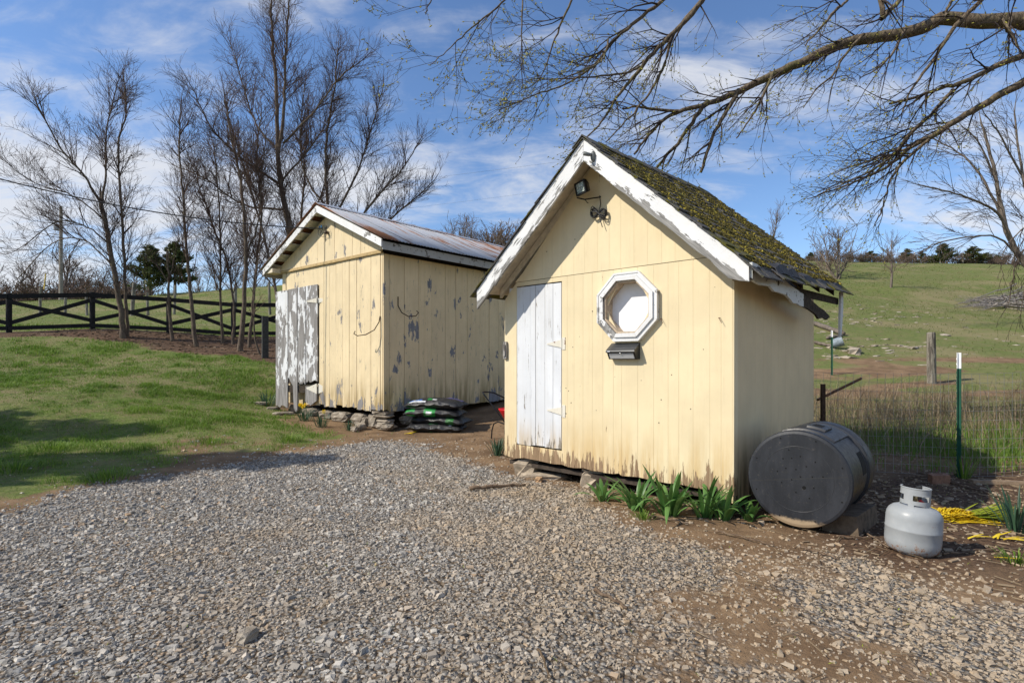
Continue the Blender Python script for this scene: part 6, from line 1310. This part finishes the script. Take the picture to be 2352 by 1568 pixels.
FT = [(8, 572, 72, 0, 'bare far tree at the left edge of the picture'), (34, 594, 74, 1, 'small bare far tree second from the left edge'), (125, 543, 66, 0, 'round crowned bare far tree left of the utility pole'), (160, 548, 68, 1, 'bare far tree right behind the utility pole'), (85, 588, 75, 1, 'slender far tree left of the utility pole'), (205, 592, 70, 3, 'brown far scrub right of the utility pole'), (235, 598, 70, 2, 'brown far scrub left of the double stemmed tree'), (265, 596, 72, 3, 'brown far scrub behind the double stemmed tree'), (185, 606, 66, 2, 'low far scrub at the foot of the pole'), (320, 610, 72, 2, 'far scrub left of the cedar'), (460, 600, 66, 3, 'far scrub right of the cedar'), (500, 590, 70, 1, 'bare far tree between the fence side trunks'), (530, 585, 68, 3, 'reddish far scrub behind the thick trunk'), (600, 600, 64, 2, 'far scrub next to the shed roof corner'), (560, 600, 70, 1, 'small far tree just left of the shed roof')]
for u, vt, Y, pk, lab in FT: far(u, vt, Y, pk, lab, GF)
for k in range(16): far(-10 + k * 23 + rnd.uniform(-8, 8), rnd.uniform(628, 648), 62 + rnd.uniform(-3, 6), 4 + k % 2, 'low brown scrub along the far edge of the left field', 'low scrub along the left field', 1.5)

# ---- cedars
def cedar(name, seed, n=5200, hh=4., rr=1.5, open_=.2):
    q = np.random.default_rng(seed); t = empty(name); tb = TBuf(); tb.tube(np.array([(0, 0, -.2), (.02, 0, hh * .4), (0, .03, hh * .97)]), np.array([.12, .08, .01]), 7)
    V, Fc, T_ = [], [], []; nb = 70; c_ = 0
    for b_ in range(nb):
        z = hh * (open_ + (1 - open_) * (b_ / nb) ** .9); L_ = rr * (1 - (z / hh - open_) / (1 - open_)) ** .75 * q.uniform(.65, 1.15) + .12; a = q.uniform(0, 6.283); d = np.array([math.cos(a), math.sin(a), q.uniform(.1, .5)])
        p0 = np.array([0, 0, z]); tb.tube(np.array([p0, p0 + d * L_ * .6]), np.array([.02, .006]), 4); m = int(n / nb * (.4 + L_ / rr))
        tt_ = q.uniform(.25, 1.05, m)[:, None]; ctr = p0 + d * L_ * tt_ + q.normal(0, .11, (m, 3)) * (1.15 - .5 * tt_)
        dirs = d + q.normal(0, .7, (m, 3)) + np.array([0, 0, .35]); dirs /= np.linalg.norm(dirs, axis=1)[:, None]; w_ = np.cross(dirs, q.normal(size=(m, 3))); w_ /= np.linalg.norm(w_, axis=1)[:, None]; l_ = q.uniform(.12, .30, m)[:, None]
        V.append(np.stack([ctr - dirs * l_ * .5 , ctr + w_ * l_ * .22, ctr + dirs * l_ * .6, ctr - w_ * l_ * .22], 1).reshape(-1, 3)); Fc.append(np.arange(m * 4).reshape(m, 4) + c_); c_ += m * 4; T_.append(np.repeat(q.uniform(0, 1, m), 4))
    tb.build('trunk', M_bark, t); raw('crown', np.concatenate(V), np.concatenate(Fc), M_cedar, t, {'tint': np.concatenate(T_)}, 4); return t, hh
CD = [cedar('cedar_tree', 3), cedar('cedar_tree', 8, 6000, 4., 2.1, .12), cedar('cedar_tree', 12, 5200, 3.6, 1.9, .0)]; cu = set()
def fcedar(u, vt, Y, k, label, sq=1.):
    t0, h_ = CD[k]; x = (u - CX) / F * Y; z = g1(x, Y); hh = H + (V0 - vt) / F * Y - z; t = t0 if k not in cu else copy_tree(t0); cu.add(k); s_ = hh / h_
    t.location = (x, Y, z); t.rotation_euler = (0, 0, rnd.uniform(0, 6.28)); t.scale = (s_ * sq, s_ * sq, s_); tag(t, label, 'tree', 'cedar trees')
fcedar(344, 566, 46, 1, 'dark green cedar behind the black fence, left one of the pair', .95); fcedar(402, 560, 47, 0, 'dark green cedar behind the black fence, right one of the pair', 1.1)
fcedar(2084, 572, 54, 2, 'small cedar on the right crest left of the white post', 1.3); fcedar(2118, 578, 55, 2, 'small cedar on the right crest beside the white post', 1.1); fcedar(2166, 561, 53, 2, 'bushy cedar in the middle of the right crest', 1.5); fcedar(2236, 568, 53, 2, 'bushy cedar on the right crest, rightmost', 1.8); fcedar(1862, 580, 56, 2, 'dark cedar just above the end of the mossy roof', 1.3); fcedar(2000, 578, 57, 2, 'cedar behind the small hillside tree', 1.8); fcedar(2290, 586, 56, 2, 'low cedar at the right end of the crest', 1.4)
# a larger cedar left of the picture that shades the near lawn
t0, h_ = cedar('cedar_tree', 15, 9000, 8., 1.9, .22); t0.location = (-12.0, 4.3, g1(-12.0, 4.3)); tag(t0, 'tall cedar standing left of the lawn outside the view', 'tree', 'cedar trees')
t1, h_ = cedar('cedar_tree', 19, 8000, 7., 1.7, .22); t1.location = (-14., 6.0, g1(-14., 6.0)); tag(t1, 'second tall cedar left of the lawn outside the view', 'tree', 'cedar trees')

# ---- utility pole, far fence posts, cables
pb = Vector((P(140, 670, 50).x, 50, 0)); pb.z = g1(pb.x, 50); ph = H + (V0 - 473) / F * 50 - pb.z
up_ = empty('utility_pole', pb, 0, 'grey wooden utility pole with transformer beyond the left field', 'utility pole')
mb = MB(); mb.lathe([(.0001, -.3), (.17, -.3), (.12, ph), (.0001, ph)], 10); mb.build('pole', flat('pole_wood', (.27, .235, .20), .9, var=.25), up_)
mb = MB(); mb.lathe([(.0001, 0), (.2, .02), (.2, .55), (.12, .62), (.0001, .64)], 12, Matrix.Translation((-.42, 0, ph - 2.2))); mb.box(-.25, 0, -.04, .04, ph - 1.9, ph - 1.8); mb.build('transformer', flat('grey_steel', (.32, .33, .34), .5, .2), up_)
mb = MB(); mb.tube([(-.1, 0, ph - 2.6), (-.9, -.05, ph - 2.5), (-1.2, -.05, ph - 2.55)], .035, 6); mb.build('lamp_arm', M_wire, up_)
a = P(157, 575, 49.5); b = Vector((P(152, 672, 47).x - .2, 46., 0)); b.z = g1(b.x, 46)
mb = MB(); mb.tube([P(80, 660, 46), P(128, 530, 50)], .02, 4); tag(mb.build('guy_wire', M_wire), 'thin guy wire left of the utility pole', 'cable')
mb = MB(); mb.tube([P(101, 664, 46.5), P(105, 628, 48)], .05, 5); tag(mb.build('guy_guard', flat('yellow_guard', (.45, .33, .05), .5)), 'yellow guy wire guard left of the utility pole', 'guard')
for k, (u, vb, vt, lab) in enumerate(((92, 710, 660, 'dark wooden post in the far field left of the utility pole'), (303, 715, 650, 'pale thick wooden post behind the double stemmed tree'), (400, 700, 655, 'grey wooden post near the cedars'), (620, 700, 648, 'thin post beside the shed roof corner'), (540, 715, 660, 'pale wooden post behind the thick trunk'), (200, 722, 672, 'leaning grey post in the far field'), (340, 715, 672, 'small post between double stemmed tree and cedar'), (150, 716, 674, 'post at the foot of the utility pole'))):
    post(u, vb, vt, 32 if k != 3 else 30, .1 if k in (1, 4) else .07, lab, group='old posts across the left field', mt=M_greywood, lean=rnd.uniform(-.06, .06))
for k, u in enumerate((2101, 2212, 2330, 2160)): post(u, 606, 580, 53, .055, ['white post on the right hill crest between two cedars', 'thin post on the right crest beside the bushy cedar', 'post on the crest at the right edge', 'dark post on the crest among the cedars'][k], mt=M_tw if k == 0 else M_greywood, group='posts on the right crest')
hang('overhead_cable', P(560, 455, 45), P(2500, 175, 45), .8, .006, M_wire, 'thin upper overhead cable crossing the sky behind the shed', 40)
hang('overhead_cable', P(560, 520, 46), P(2500, 235, 46), .8, .005, M_wire, 'thin lower overhead cable crossing the sky behind the shed', 40)
